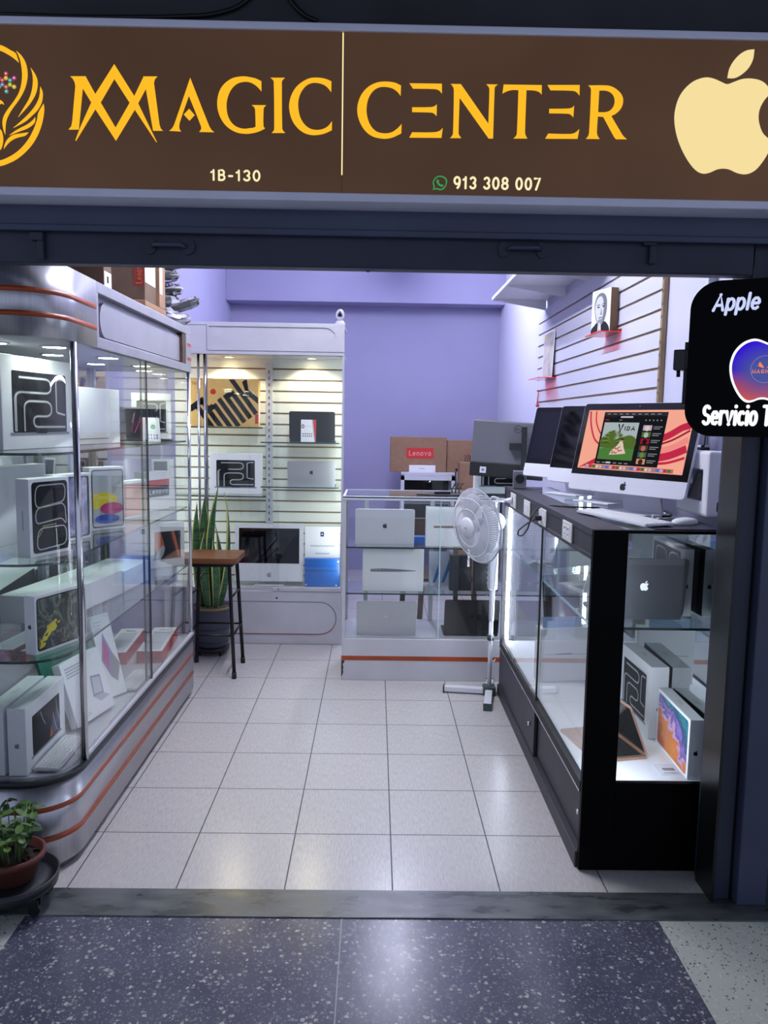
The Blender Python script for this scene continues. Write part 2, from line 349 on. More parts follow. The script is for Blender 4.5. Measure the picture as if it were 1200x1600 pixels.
def smooth(poly, sub=4, corner=42):
    """Catmull-Rom through the points, keeping sharp corners"""
    n = len(poly); P = [Vector(p) for p in poly]; tan = []
    for i in range(n):
        a, b, c = P[i-1], P[i], P[(i+1) % n]; d1, d2 = b-a, c-b
        ang = math.degrees(d1.angle(d2)) if d1.length > 1e-9 and d2.length > 1e-9 else 0
        tan.append(None if ang > corner else (c-a)/2)
    out = []
    for i in range(n):
        j = (i+1) % n; a, b = P[i], P[j]; t0 = tan[i]; t1 = tan[j]
        L = (b-a).length
        out.append(tuple(a))
        if t0 is None and t1 is None: continue
        t0 = (b-a) if t0 is None else t0.normalized()*L if t0.length else b-a
        t1 = (b-a) if t1 is None else t1.normalized()*L if t1.length else b-a
        for k in range(1, sub):
            t = k/sub; h1 = 2*t**3-3*t**2+1; h2 = t**3-2*t**2+t; h3 = -2*t**3+3*t**2; h4 = t**3-t**2
            q = a*h1 + t0*h2 + b*h3 + t1*h4; out.append((q.x, q.y))
    return out
def rounded(pts, r, seg=6, closed=False):
    """polyline with its corners rounded"""
    P = [Vector(p) for p in pts]; n = len(P); out = []
    for i in range(n):
        if not closed and i in (0, n-1): out.append(tuple(P[i])); continue
        a, b, c = P[i-1], P[i], P[(i+1) % n]; d1 = (a-b); d2 = (c-b); k = min(r, d1.length*.5, d2.length*.5)
        p, q = b+d1.normalized()*k, b+d2.normalized()*k
        for s in range(seg+1):
            t = s/seg; out.append(tuple(p*(1-t)**2 + b*2*t*(1-t) + q*t*t))
    return out
def rrect(u0, u1, v0, v1, r, seg=6):
    out = []
    for cx, cy, a0 in ((u1-r, v0+r, -PI/2), (u1-r, v1-r, 0), (u0+r, v1-r, PI/2), (u0+r, v0+r, PI)):
        for k in range(seg+1): out.append((cx+r*math.cos(a0+PI/2*k/seg), cy+r*math.sin(a0+PI/2*k/seg)))
    return out
def ell(cx, cy, rx, ry, n=24, a=0.0):
    return [(cx+rx*math.cos(t)*math.cos(a)-ry*math.sin(t)*math.sin(a), cy+rx*math.cos(t)*math.sin(a)+ry*math.sin(t)*math.cos(a)) for t in (2*PI*k/n for k in range(n))]
def frame(o, u, v, n):
    u, v, n, o = Vector(u), Vector(v), Vector(n), Vector(o)
    return Matrix(((u.x, v.x, n.x, o.x), (u.y, v.y, n.y, o.y), (u.z, v.z, n.z, o.z), (0, 0, 0, 1)))
def front(x=0, y=0, z=0): return frame((x, y, z), (1, 0, 0), (0, 0, 1), (0, -1, 0))
FLATZ = Matrix.Identity(4)
def tag(o, label, cat, group=None, kind=None):
    o['label'] = label; o['category'] = cat
    if group: o['group'] = group
    if kind: o['kind'] = kind
    return o
def thing(name, label, cat, loc=(0, 0, 0), rz=0.0, group=None):
    o = D.objects.new(name, None); C.objects.link(o); o.location = loc; o.rotation_euler = (0, 0, rz); o.empty_display_size = 0.1
    return tag(o, label, cat, group)
def struct(mb, name):
    o = mb.build(name); o['kind'] = 'structure'; return o

# plain round-stroke lettering: each glyph is strokes in a box 1 high (x-height 0.7)
def arc(cx, cy, rx, ry, a0, a1, n=9): return [(cx+rx*math.cos(math.radians(a0+(a1-a0)*k/n)), cy+ry*math.sin(math.radians(a0+(a1-a0)*k/n))) for k in range(n+1)]
def _ring(cx, cy, rx, ry): return arc(cx, cy, rx, ry, 0, 360, 18)
GL = {
 '0': (.60, [_ring(.3, .5, .28, .5)]), '1': (.36, [[(.02, .78), (.24, 1), (.24, 0)]]),
 '3': (.56, [arc(.27, .74, .25, .26, 150, -90)+arc(.27, .25, .27, .25, 90, -155)]),
 '7': (.54, [[(0, 1), (.52, 1), (.16, 0)]]), '8': (.58, [_ring(.29, .76, .24, .24), _ring(.29, .26, .28, .26)]),
 '9': (.58, [_ring(.29, .68, .27, .32), arc(.26, .62, .30, .62, 0, -75)]), '-': (.40, [[(.04, .42), (.36, .42)]]),
 'B': (.60, [[(.04, 0), (.04, 1), (.30, 1)]+arc(.30, .76, .22, .24, 90, -90)+[(.04, .52)], [(.04, .52), (.32, .52)]+arc(.32, .26, .25, .26, 90, -90)+[(.04, 0)]]),
 'A': (.74, [[(0, 0), (.36, 1), (.72, 0)], [(.14, .32), (.58, .32)]]), 'S': (.60, [arc(.30, .75, .26, .25, 35, 270)+arc(.30, .25, .28, .25, 90, -150)]),
 'T': (.62, [[(0, 1), (.62, 1)], [(.31, 1), (.31, 0)]]), 'L': (.50, [[(.04, 1), (.04, 0), (.50, 0)]]), 'N': (.66, [[(.03, 0), (.03, 1), (.60, 0), (.60, 1)]]),
 'V': (.70, [[(0, 1), (.34, 0), (.68, 1)]]), 'I': (.14, [[(.07, 0), (.07, 1)]]), 'D': (.66, [[(.04, 0), (.04, 1), (.25, 1)]+arc(.25, .5, .36, .5, 90, -90)+[(.04, 0)]]),
 'R': (.60, [[(.04, 0), (.04, 1), (.30, 1)]+arc(.30, .75, .24, .25, 90, -90)+[(.04, .50)], [(.30, .50), (.58, 0)]]), 'O': (.78, [_ring(.38, .5, .36, .5)]), 'M': (.80, [[(.03, 0), (.03, 1), (.38, .2), (.73, 1), (.73, 0)]]),
 'G': (.74, [arc(.37, .5, .35, .5, 45, 330)+[(.70, .45), (.42, .45)]]), 'C': (.66, [arc(.36, .5, .34, .5, 50, 310)]), 'E': (.54, [[(.52, 1), (.04, 1), (.04, 0), (.52, 0)], [(.04, .52), (.46, .52)]]),
 'p': (.56, [[(.04, .70), (.04, -.28)], _ring(.29, .36, .25, .35)]), 'l': (.14, [[(.07, 0), (.07, 1)]]), 'e': (.56, [[(.03, .36), (.53, .36)]+arc(.28, .35, .26, .35, 5, 315)]),
 'r': (.36, [[(.04, 0), (.04, .70)], arc(.30, .42, .26, .28, 170, 75)]), 'v': (.54, [[(0, .70), (.26, 0), (.52, .70)]]), 'i': (.14, [[(.07, 0), (.07, .70)], [(.07, .97), (.07, 1.0)]]),
 'c': (.50, [arc(.28, .35, .26, .35, 50, 310)]), 'o': (.58, [_ring(.28, .35, .27, .35)]), 'n': (.54, [[(.04, 0), (.04, .70)], [(.04, .42)]+arc(.27, .42, .23, .28, 180, 0)+[(.50, 0)]]),
 'h': (.54, [[(.04, 0), (.04, 1)], [(.04, .42)]+arc(.27, .42, .23, .28, 180, 0)+[(.50, 0)]]), 'k': (.52, [[(.04, 0), (.04, 1)], [(.04, .28), (.46, .70)], [(.20, .42), (.50, 0)]]),
 'a': (.56, [_ring(.27, .35, .25, .35), [(.52, .70), (.52, 0)]]), 'd': (.56, [_ring(.27, .35, .25, .35), [(.52, 1), (.52, 0)]]), 'u': (.54, [[(.04, .7)]+arc(.27, .25, .23, .25, 180, 360)+[(.50, .7)], [(.5, .3), (.5, 0)]]),
 's': (.46, [arc(.23, .53, .19, .17, 30, 270)+arc(.23, .18, .21, .18, 90, -150)]), 't': (.34, [[(.16, .95), (.16, .12), (.30, 0)], [(0, .70), (.32, .70)]]), ' ': (.28, []),
}
def write(mb, s, u0, u1, v0, v1, m, X=None, d=0.0, wt=0.16, shear=0.0, gap=0.24):
    """s in strokes: cap height from v0 to v1 (centre lines inside), width from u0 to u1"""
    x = 0.0; items = []
    for ch in s:
        wd, st = GL[ch]
        for p in st: items.append([(x+a+shear*b, b) for a, b in p])
        x += wd+gap+(wt*0.55 if ch != ' ' else 0)
    tot = x-gap-wt*0.55; H = (v1-v0)/(1+wt); q = H*wt
    su = ((u1-u0)-q)/(tot+shear*0.7) if u1 is not None else H
    for p in items:
        pp = [(u0+q/2+a*su, v0+q/2+b*H) for a, b in p]
        mb.stroke(pp, q, m, X, d)
        for e in (pp[0], pp[-1]) if len(pp) < 5 else (pp[0], pp[-1]): mb.rect(e[0]-q/2*.8, e[0]+q/2*.8, e[1]-q/2*.8, e[1]+q/2*.8, m, X, d) if len(pp) == 2 and abs(pp[0][0]-pp[1][0]) < 1e-9 else mb.flat(ell(e[0], e[1], q/2, q/2, 10), m, X, d)
        for e in pp[1:-1]:
            if len(pp) < 7: mb.flat(ell(e[0], e[1], q/2, q/2, 10), m, X, d)

# apple with a bite: unit shape, height 1 with the leaf, origin at centre
_A = [(705, 515), (640, 490), (560, 455), (480, 438), (400, 450), (310, 490), (220, 570), (155, 670), (115, 800), (105, 900), (115, 1020), (150, 1160), (210, 1300), (290, 1430), (370, 1510), (440, 1533), (510, 1520), (590, 1485), (660, 1475), (730, 1485), (810, 1522), (890, 1540), (960, 1530), (1030, 1490), (1100, 1410), (1164, 1310), (1225, 1175), (1175, 1135), (1110, 1070), (1072, 970), (1062, 890), (1075, 800), (1120, 710), (1165, 655), (1205, 620), (1180, 560), (1130, 500), (1060, 465), (960, 450), (870, 458), (780, 490)]
_L = [(1015, 118), (930, 130), (850, 175), (780, 250), (730, 340), (708, 445), (790, 445), (870, 405), (950, 330), (1000, 230)]
def apple(cx, cy, h, sub=3):
    k = h/1422
    return [[(cx+(x-668)*k, cy-(y-829)*k) for x, y in smooth(p, sub)] for p in (_A, _L)]
def put_apple(mb, cx, cy, h, m, X, d=0.0006, depth=0.0):
    for p in apple(cx, cy, h, 2 if h < 0.05 else 3): mb.mesh2d(fill([p], depth), m, X, d)

# ------------------------------------------------------------------ the setting
XW_L, XW_R, Y_B = -1.365, 1.15, 7.45
def slab(name, x0, x1, y0, y1, z0, z1, m, bev=0.0):
    b = MB(); b.box(x0, x1, y0, y1, z0, z1, m, bev); return struct(b, name)
slab('floor', -1.5, 1.3, 2.232, 7.55, -0.06, 0.0, 'floor_tile')
slab('floor_corridor', -3.2, 3.2, -3.2, 2.1, -0.06, 0.0, 'terrazzo')
slab('trim_1', -3.2, 3.2, 2.0995, 2.2325, -0.06, 0.004, 'cement', 0.002)
slab('wall_left', XW_L-0.1, XW_L, 2.30, 7.55, 0, 3.0, 'lavender_paint')
slab('wall_right', XW_R, XW_R+0.1, 2.33, 7.55, 0, 3.0, 'white_paint')
slab('wall_back', -1.46, 1.25, Y_B, Y_B+0.1, 0, 3.0, 'lavender_paint')
slab('trim_2', XW_L, XW_R, 7.20, Y_B, 2.492, 2.98, 'lavender_paint', 0.004)
slab('ceiling', -1.46, 1.25, 2.30, 7.55, 2.96, 3.05, 'white_paint')
slab('wall_front', -3.2, 3.2, 2.19, 2.30, 1.9905, 3.4, 'dark_facade')
slab('ceiling_corridor', -3.2, 3.2, -3.2, 2.30, 3.4, 3.5, 'dark_facade')
b = MB()                                                     # right jamb: stepped dark metal profiles
b.box(1.026, 1.034, 2.185, 2.30, 0.004, 1.86, 'black_plastic'); b.box(1.034, 1.088, 2.20, 2.33, 0.004, 1.99, 'navy_metal', 0.003)
b.box(1.088, 1.098, 2.215, 2.33, 0.004, 1.99, 'black_plastic'); b.box(1.098, 1.185, 2.17, 2.33, 0.004, 1.99, 'navy_metal_light', 0.004)
b.box(1.185, 3.2, 2.21, 2.33, 0.004, 1.99, 'dark_facade'); struct(b, 'trim_3')
slab('trim_4', -3.2, -1.44, 2.18, 2.33, 0.004, 1.99, 'navy_metal')
b = MB(); b.box(-1.45, 1.20, 2.165, 2.30, 1.931, 1.99, 'navy_metal_light', 0.003); b.box(-1.45, 1.20, 2.158, 2.17, 1.915, 1.932, 'navy_metal_light', 0.003)
struct(b, 'trim_5')

emit_mat('tube_front', 'eceef8', TUBE_FRONT); emit_mat('tube_rear', 'e2e5ff', TUBE_REAR)
for y0, mt, lab in ((2.75, 'tube_front', 'white tube lamp below the shop ceiling near the entrance'), (5.25, 'tube_rear', 'white tube lamp below the shop ceiling near the back wall')):
    t = thing('ceiling_lamp', lab, 'lamp', (-.25 if y0 < 4 else .2, y0+.6, 2.96)); b = MB(); b.box(-.035, .035, -.6, .6, -.11, 0, 'white_plastic', .004); b.build('housing', t)
    b = MB(); b.cyl((0, -.58, -.145), (0, .58, -.145), .015, mt, 12); b.build('tube', t)
    for s_ in (-1, 1): b = MB(); b.box(-.014, .014, s_*.59-.012, s_*.59+.012, -.165, -.108, 'white_plastic'); b.build('tube_holder', t)

# roller shutter pulled up: its bottom bar with handles and latches
t = thing('roller_shutter', 'rolled up dark navy metal shutter with pull handles under the shop sign', 'shutter', (0, 2.2, 1.84))
b = MB(); b.box(-1.44, 1.026, -0.015, 0.03, -0.004, 0.09, 'navy_metal', 0.004); b.box(-1.44, 1.026, 0.03, 0.05, 0.0, 0.08, 'navy_metal'); b.build('bottom_bar', t)
for px in (265, 818):
    p = at(px, 386 if px < 500 else 391, 'Y', 2.185); b = MB()
    x, z = p.x, p.z-1.84
    for s in (-1, 1): b.prism(smooth([(x+s*.052-.012, z-.018), (x+s*.052+.012, z-.014), (x+s*.052+.014, z+.014), (x+s*.052-.012, z+.018)], 3, 100), 0, 0.006, 'navy_metal', front(0, -0.015, 0))
    b.tube([(x-.045, -0.02, z), (x-.035, -0.04, z+.002), (x+.035, -0.04, z+.002), (x+.045, -0.02, z)], 0.006, 'navy_metal_light', 8); b.build('handle', t)
for px, py in ((62, 384), (1016, 392)):
    p = at(px, py, 'Y', 2.18); x, z = p.x, p.z-1.84; b = MB()
    b.box(x-.022, x+.014, -0.032, -0.015, z+.012, z+.036, 'navy_metal', 0.004); b.box(x-.004, x+.014, -0.03, -0.015, z-.036, z+.014, 'navy_metal', 0.004); b.build('latch', t)
p = at(575, 420, 'Y', 2.2); b = MB(); b.tube([(p.x+.006*math.cos(a), 0.01, p.z-1.84+.006*math.sin(a)) for a in [k*PI/6 for k in range(12)]], 0.0018, 'black_steel', 6, closed=True); b.cyl((p.x, 0.01, -0.003), (p.x, 0.01, p.z-1.834), 0.002, 'black_steel', 6); b.build('ring', t)

# cables on the dark wall above the sign
for lab, pts in (('black cable looping over the left half of the sign', [(0, 22), (120, 27), (250, 27), (330, 24), (372, 12), (395, -8)]),
                 ('short black cable rising right of the looped cable above the sign', [(447, -10), (462, 12), (478, 26), (496, 33)])):
    b = MB(); P = [at(x, y, 'Y', 2.182) for x, y in pts]; Q = rounded([tuple(p) for p in P], 0.1, 5); b.tube(Q, 0.006, 'black_rubber', 8)
    tag(b.build('cable'), lab, 'cable')

# ------------------------------------------------------------------ lightbox sign
YS = 2.08
def sx(x, y): p = at(x, y, 'Y', YS); return (p.x, p.z)
sign = thing('shop_sign', 'long brown backlit shop sign with golden letters above the entrance', 'sign', (0, YS, 2.0))
zt = sx(600, 38)[1]-2.0; zpt = sx(600, 50)[1]-2.0; zpb = sx(600, 303)[1]-2.0; zb = sx(600, 316)[1]-2.0
XA, XB, xd = -1.40, 1.40, sx(535, 170)[0]
b = MB()
b.box(XA, XB, -0.004, 0.105, zpt, zt, 'sign_frame_metal', 0.003); b.box(XA, XB, -0.004, 0.105, zb, zpb, 'sign_frame_metal', 0.003)
b.box(XA, XA+.02, -0.004, 0.105, zpb, zpt, 'sign_frame_metal'); b.box(XB-.02, XB, -0.004, 0.105, zpb, zpt, 'sign_frame_metal')
b.box(XA+.02, XB-.02, 0.09, 0.105, zpb, zpt, 'sign_frame_metal'); b.build('frame', sign)
b = MB(); b.box(XA+.02, xd-.0015, 0.004, 0.010, zpb, zpt, 'sign_brown'); b.build('panel', sign)
b = MB(); b.box(xd+.0015, XB-.02, 0.004, 0.010, zpb, zpt, 'sign_brown'); b.build('panel', sign)
zg = sx(536, 272)[1]-2.0
b = MB(); b.box(xd-.0014, xd+.0014, 0.004, 0.008, zg, zpt-.002, 'sign_gap'); b.build('light_gap', sign)
SF = frame((0, 0.004, -2.0), (1, 0, 0), (0, 0, 1), (0, -1, 0))
def trace(mb, ox, oy, k, loops, m, sm=True, hole=None, d=0.001):
    cv = lambda pp: [sx(ox+x/k, oy+y/k) for x, y in (smooth(pp, 3) if sm else pp)]
    if hole: mb.mesh2d(fill([cv(loops), cv(hole)], 0.0006), m, SF, d)
    else:
        for lp in loops: mb.mesh2d(fill([cv(lp)], 0.0006), m, SF, d)
b = MB(); LO = 'letter_orange'
trace(b, 100, 90, 7.5, [
    [(68, 213), (250, 213), (215, 350), (168, 838), (48, 838), (80, 800), (92, 740), (128, 330), (120, 285), (98, 242)],
    [(180, 213), (248, 213), (360, 418), (425, 520), (600, 815), (640, 900), (604, 970), (362, 600), (205, 338)],
    [(585, 70), (640, 162), (585, 245), (425, 520), (362, 600), (135, 972), (128, 965), (190, 800), (315, 520), (360, 425)],
    [(585, 70), (820, 445), (865, 530), (1085, 985), (1076, 985), (825, 605), (765, 525), (585, 245), (530, 156)],
    [(930, 215), (1000, 215), (955, 360), (865, 530), (825, 605), (604, 970), (565, 900), (600, 815), (765, 525), (820, 445)],
    [(925, 215), (1090, 215), (1062, 245), (1050, 290), (1115, 780), (1130, 825), (1155, 852), (1040, 852), (955, 360)]], LO, False)
trace(b, 255, 110, 8.571, [[(358, 92), (605, 720), (640, 785), (680, 822), (480, 818), (505, 780), (498, 730), (340, 335), (218, 690), (212, 770), (235, 812), (78, 803), (115, 770), (145, 715)]], LO)
trace(b, 255, 110, 8.571, [[(345, 508), (418, 592), (347, 668), (272, 585)]], LO, False)
g1 = [(255+x/8.571, 110+y/8.571) for x, y in [(1150, 150), (1085, 145), (1000, 165), (930, 220), (880, 300), (850, 400), (845, 470), (855, 570), (890, 660), (950, 730), (1030, 768), (1100, 776)]]
g2 = [(390+x/8.571, 110+y/8.571) for x, y in [(0, 768), (40, 765), (78, 750), (72, 530), (62, 492), (28, 458), (218, 460), (190, 492), (184, 530), (184, 745), (205, 770), (150, 800), (80, 825), (0, 840)]]
g3 = [(255+x/8.571, 110+y/8.571) for x, y in [(1100, 843), (1000, 830), (900, 785), (820, 715), (765, 630), (730, 530), (720, 440), (730, 340), (765, 240), (830, 160), (920, 100), (1010, 78), (1090, 74)]]
g4 = [(390+x/8.571, 110+y/8.571) for x, y in [(0, 84), (80, 102), (155, 138), (157, 275), (100, 212), (50, 175)]]
trace(b, 0, 0, 1, [g1+g2+g3+g4], LO)
trace(b, 390, 110, 8.571, [[(278, 92), (470, 92), (435, 130), (430, 160), (435, 770), (450, 805), (475, 832), (295, 832), (322, 800), (328, 770), (322, 150), (310, 120)],
    [(1095, 140), (1010, 105), (900, 90), (800, 100), (700, 150), (620, 220), (560, 320), (530, 430), (530, 520), (555, 630), (610, 730), (700, 815), (800, 855), (890, 860), (1000, 840), (1100, 795), (1103, 675), (1050, 740), (980, 780), (890, 792), (800, 770), (720, 700), (670, 600), (650, 480), (655, 380), (690, 280), (760, 195), (830, 163), (900, 160), (980, 180), (1040, 220), (1092, 285)]], LO)
b.build('lettering', sign)
b = MB()
trace(b, 550, 115, 7.5, [[(575, 135), (500, 100), (390, 88), (290, 100), (190, 150), (110, 240), (68, 350), (62, 450), (90, 560), (150, 660), (240, 730), (370, 758), (470, 745), (578, 695), (582, 585), (530, 640), (460, 685), (370, 695), (280, 670), (210, 590), (175, 480), (172, 380), (195, 280), (250, 195), (320, 155), (400, 150), (480, 170), (540, 215), (570, 258)],
    [(675, 108), (1055, 113), (1055, 228), (1020, 190), (970, 175), (715, 170)], [(705, 390), (920, 388), (965, 378), (995, 355), (993, 492), (955, 458), (920, 450), (705, 445)], [(705, 683), (960, 683), (1030, 665), (1065, 630), (1050, 748), (672, 745)]], LO)
trace(b, 700, 120, 7.5, [[(35, 78), (152, 80), (475, 545), (487, 140), (480, 115), (453, 82), (585, 85), (555, 110), (548, 140), (530, 718), (478, 718), (138, 240), (125, 650), (135, 685), (157, 713), (25, 713), (50, 685), (60, 650), (70, 150), (60, 110)],
    [(655, 85), (1102, 92), (1100, 202), (1075, 175), (1020, 155), (922, 150), (905, 640), (912, 680), (932, 718), (770, 718), (800, 685), (810, 650), (828, 150), (760, 148), (690, 165), (640, 192)]], LO)
trace(b, 840, 120, 8, [[(128, 97), (530, 97), (527, 228), (490, 185), (440, 168), (165, 162)], [(148, 395), (380, 392), (430, 382), (460, 355), (450, 500), (415, 465), (380, 455), (148, 450)], [(135, 705), (400, 710), (470, 695), (525, 648), (503, 770), (98, 768)]], LO)
trace(b, 840, 120, 8, [(640, 102), (860, 102), (940, 120), (1020, 175), (1065, 240), (1073, 310), (1050, 385), (990, 450), (925, 485), (1040, 680), (1075, 735), (1120, 775), (985, 775), (960, 745), (825, 495), (757, 490), (745, 690), (755, 735), (780, 772), (607, 770), (635, 735), (648, 690), (672, 160), (665, 130)], LO,
      hole=[(775, 165), (840, 165), (900, 180), (950, 225), (968, 290), (955, 360), (910, 415), (850, 437), (760, 437)])
b.build('lettering', sign)
b = MB(); trace(b, 1040, 60, 7.273, [_A, _L], 'apple_cream'); b.build('apple_emblem', sign)
b = MB()
PH = [
    [(-190, 36), (0, 70), (60, 95), (110, 125), (170, 160), (188, 200), (210, 272), (150, 220), (90, 180), (0, 135), (-190, 100)],
    [(175, 130), (235, 185), (285, 270), (307, 380), (300, 480), (270, 580), (210, 690), (130, 800), (80, 890), (60, 960), (52, 1090), (30, 1020), (22, 940), (40, 870), (90, 790), (150, 710), (205, 620), (235, 520), (245, 400), (230, 270), (205, 190)],
    [(342, 325), (385, 385), (415, 450), (422, 520), (405, 610), (360, 700), (300, 780), (200, 890), (260, 790), (320, 690), (355, 590), (368, 480), (362, 400)],
    [(452, 540), (475, 590), (480, 650), (465, 730), (420, 810), (360, 870), (280, 940), (145, 1012), (250, 920), (340, 830), (400, 750), (440, 660)],
    [(395, 890), (390, 945), (355, 985), (300, 1020), (220, 1050), (100, 1097), (160, 1050), (230, 1010), (300, 975), (360, 930)],
    [(318, 1062), (280, 1100), (220, 1115), (160, 1135), (100, 1175), (35, 1250), (55, 1180), (95, 1125), (150, 1090), (230, 1075)],
    [(490, 735), (497, 800), (485, 900), (460, 1000), (420, 1100), (360, 1200), (280, 1290), (180, 1370), (90, 1415), (0, 1445), (-190, 1464), (-190, 1404), (0, 1380), (90, 1345), (180, 1290), (260, 1215), (330, 1120), (380, 1020), (415, 920), (430, 840)],
    [(-60, 700), (0, 695), (25, 715), (42, 748), (15, 735), (-60, 760)], [(-190, 1000), (-60, 1000), (0, 1030), (22, 1080), (30, 1150), (18, 1220), (0, 1260), (-120, 1290), (-190, 1290)]]
trace(b, 0, 60, 7.27, PH, LO); trace(b, 0, 60, 7.27, [[(-380-x, y) for x, y in p] for k, p in enumerate(PH) if k != 7], LO)
HC = []
for i, c in enumerate(('d8476a', 'c94fa0', 'd8c23f', '4f9fb0', 'b4c23f', 'd85a5a', '5a8fb8')): emit_mat('hex_%s' % 'abcdefg'[i], c, 0.8); HC.append('hex_%s' % 'abcdefg'[i])
emit_mat('hex_line', 'a04a5a', 0.7)
for i, (hx, hy) in enumerate([(62, 395), (155, 445), (155, 545), (68, 597), (-20, 545), (-20, 445)]):
    trace(b, 0, 60, 7.27, [[(62+(hx-62)*.9, 495), (hx, hy), (62+(hx-62)*.95, 497)]], 'hex_line', False, d=0.001)
    trace(b, 0, 60, 7.27, [ell(hx, hy, 24, 24, 14)], HC[i], False, d=0.0016); trace(b, 0, 60, 7.27, [ell(hx, hy, 8, 8, 8)], 'letter_cream', False, d=0.0022)
    trace(b, 0, 60, 7.27, [ell(62+(hx-62)*.5, 497+(hy-497)*.5, 24, 24, 14)], HC[(i+2) % 7], False, d=0.0018); trace(b, 0, 60, 7.27, [ell(62+(hx-62)*.5, 497+(hy-497)*.5, 7, 7, 8)], 'letter_cream', False, d=0.0024)
b.build('bird_emblem', sign)
b = MB(); u0, v0 = sx(328, 282); u1, v1 = sx(407, 265); write(b, '1B-130', u0, u1, v0, v1, 'letter_cream', SF, 0.0012, 0.21); b.build('unit_number', sign)
b = MB(); u0, v0 = sx(708, 295); u1, v1 = sx(846, 277); write(b, '913 308 007', u0, u1, v0, v1, 'letter_cream', SF, 0.0012, 0.21); b.build('phone_number', sign)
b = MB(); o = [(96+x, y) for x, y in ()]
ring = ell(163, 122, 65, 66, 40); tail = smooth([(232, 122), (225, 80), (190, 58), (150, 56), (115, 78), (97, 120), (105, 150), (98, 188), (135, 180), (165, 190), (205, 175)], 3, 60)
inn = smooth([(221, 122), (214, 86), (185, 68), (152, 66), (122, 86), (108, 120), (117, 150), (111, 175), (136, 169), (165, 178), (198, 166)], 3, 60)
cv = lambda pp: [sx(660+x/6, 265+y/6) for x, y in pp]
b.mesh2d(fill([cv(tail), cv(inn)], 0.0006), 'icon_green', SF, 0.001)
b.mesh2d(fill([cv(smooth([(138, 92), (150, 90), (158, 108), (152, 118), (172, 140), (182, 134), (198, 142), (194, 154), (180, 158), (155, 145), (138, 122), (133, 104)], 3))], 0.0006), 'icon_green', SF, 0.001)
b.build('chat_icon', sign)

# ------------------------------------------------------------------ black blade sign on the right jamb
BA = math.radians(-27); pl = at(1078, 560, 'Y', 2.06)
bs = thing('blade_sign', 'black rounded square lit sign hanging at the right jamb with a glowing apple outline', 'sign', (pl.x, pl.y, 0), BA)
MI = Matrix.Translation((pl.x, pl.y, 0)) @ Matrix.Rotation(BA, 4, 'Z'); nrm = MI.to_3x3() @ Vector((0, -1, 0)); og = Vector((pl.x, pl.y, 0))
def bq(x, y):
    d = AX_R*(x-600)+AX_D*(y-800)+AX_F*F_PX; o = Vector((0, 0, CAM_H)); tt = (og-o).dot(nrm)/d.dot(nrm); q = MI.inverted() @ (o+d*tt); return (q.x, q.z)
zT, zB = bq(1160, 436)[1], bq(1120, 682)[1]; W = 0.40; ul = bq(1072, 600)[0]
b = MB(); sq = rrect(ul, ul+W, zB, zT, 0.07, 10); b.prism(sq, -0.06, 0.0, 'black_lacquer', front()); b.build('body', bs)
b = MB(); BF = front(0, -0.0006, 0)
u0, v0 = bq(1112, 488); u1, v1 = bq(1192, 455); vd = bq(1150, 495)[1]
write(b, 'Apple', u0, u1, v0, v1, 'led_blue', BF, 0.003, 0.19, 0.16, 0.10); b.build('lettering', bs)
b = MB(); u0, v0 = bq(1095, 665); u1 = bq(1206, 665)[0]; v1 = bq(1110, 632)[1]
write(b, 'Servicio T', u0, u1, v0, v1, 'led_white', BF, 0.003, 0.19, 0.05, 0.12); b.build('lettering', bs)
cx0, cz0 = bq(1195, 578)[0], bq(1195, 580)[1]; hh = (bq(1180, 527)[1]-bq(1180, 629)[1])*1.27
b = MB(); lo = apple(cx0, cz0+hh*.115, hh, 4)[0]; k = 0.93; li = [(cx0+(x-cx0)*k, cz0+(y-cz0)*k) for x, y in lo]
b.mesh2d(fill([lo, li], 0.002), 'led_white', BF, 0.003); b.mesh2d(fill([apple(cx0, cz0+hh*.115, hh, 4)[1]], 0.002), 'led_white', BF, 0.003); b.build('apple_outline', bs)
m = D.materials.new('apple_gradient'); m.use_nodes = True; m.node_tree.nodes.remove(bsdf(m)); MATS['apple_gradient'] = m
tc = nd(m, 'ShaderNodeTexCoord'); sp = nd(m, 'ShaderNodeSeparateXYZ'); lk(m, tc.outputs['Object'], sp.inputs[0]); e = nd(m, 'ShaderNodeEmission')
fz = math_n(m, 'DIVIDE', math_n(m, 'SUBTRACT', sp.outputs['Z'], cz0-hh*.39), hh*.78); fx = math_n(m, 'DIVIDE', math_n(m, 'SUBTRACT', sp.outputs['X'], cx0-hh*.42), hh*.84)
edge = ramp(m, fz, [(0.0, 'e86a60'), (0.3, 'c84a60'), (0.52, '4020d8'), (0.85, '3a18f0')])
ctr = math_n(m, 'POWER', math_n(m, 'ADD', math_n(m, 'POWER', math_n(m, 'SUBTRACT', fz, 0.5), 2), math_n(m, 'POWER', math_n(m, 'SUBTRACT', fx, 0.5), 2)), 0.5)
lk(m, mixc(m, ramp(m, ctr, [(0.15, 0.0), (0.48, 1.0)]), '5560b0', edge), e.inputs[0]); e.inputs[1].default_value = 0.75; lk(m, e.outputs[0], m.node_tree.nodes['Material Output'].inputs[0])
b = MB(); b.mesh2d(fill([li], 0.001), 'apple_gradient', BF, 0.001); b.build('apple_face', bs)
emit_mat('emblem_orange', 'ff8a5a', 0.95); emit_mat('emblem_line', '9f8fc8', 0.8)
b = MB(); r = hh*.165; u0 = bq(1180, 580); ctrx, ctrz = bq(1196, 577)
b.mesh2d(fill([ell(ctrx, ctrz, r, r, 40), ell(ctrx, ctrz, r*.965, r*.965, 40)]), 'emblem_line', BF, 0.003)
write(b, 'MAGIC C', ctrx-r*.9, ctrx+r*.75, ctrz-r*.3, ctrz+r*.0, 'emblem_orange', BF, 0.003, 0.2, 0.1)
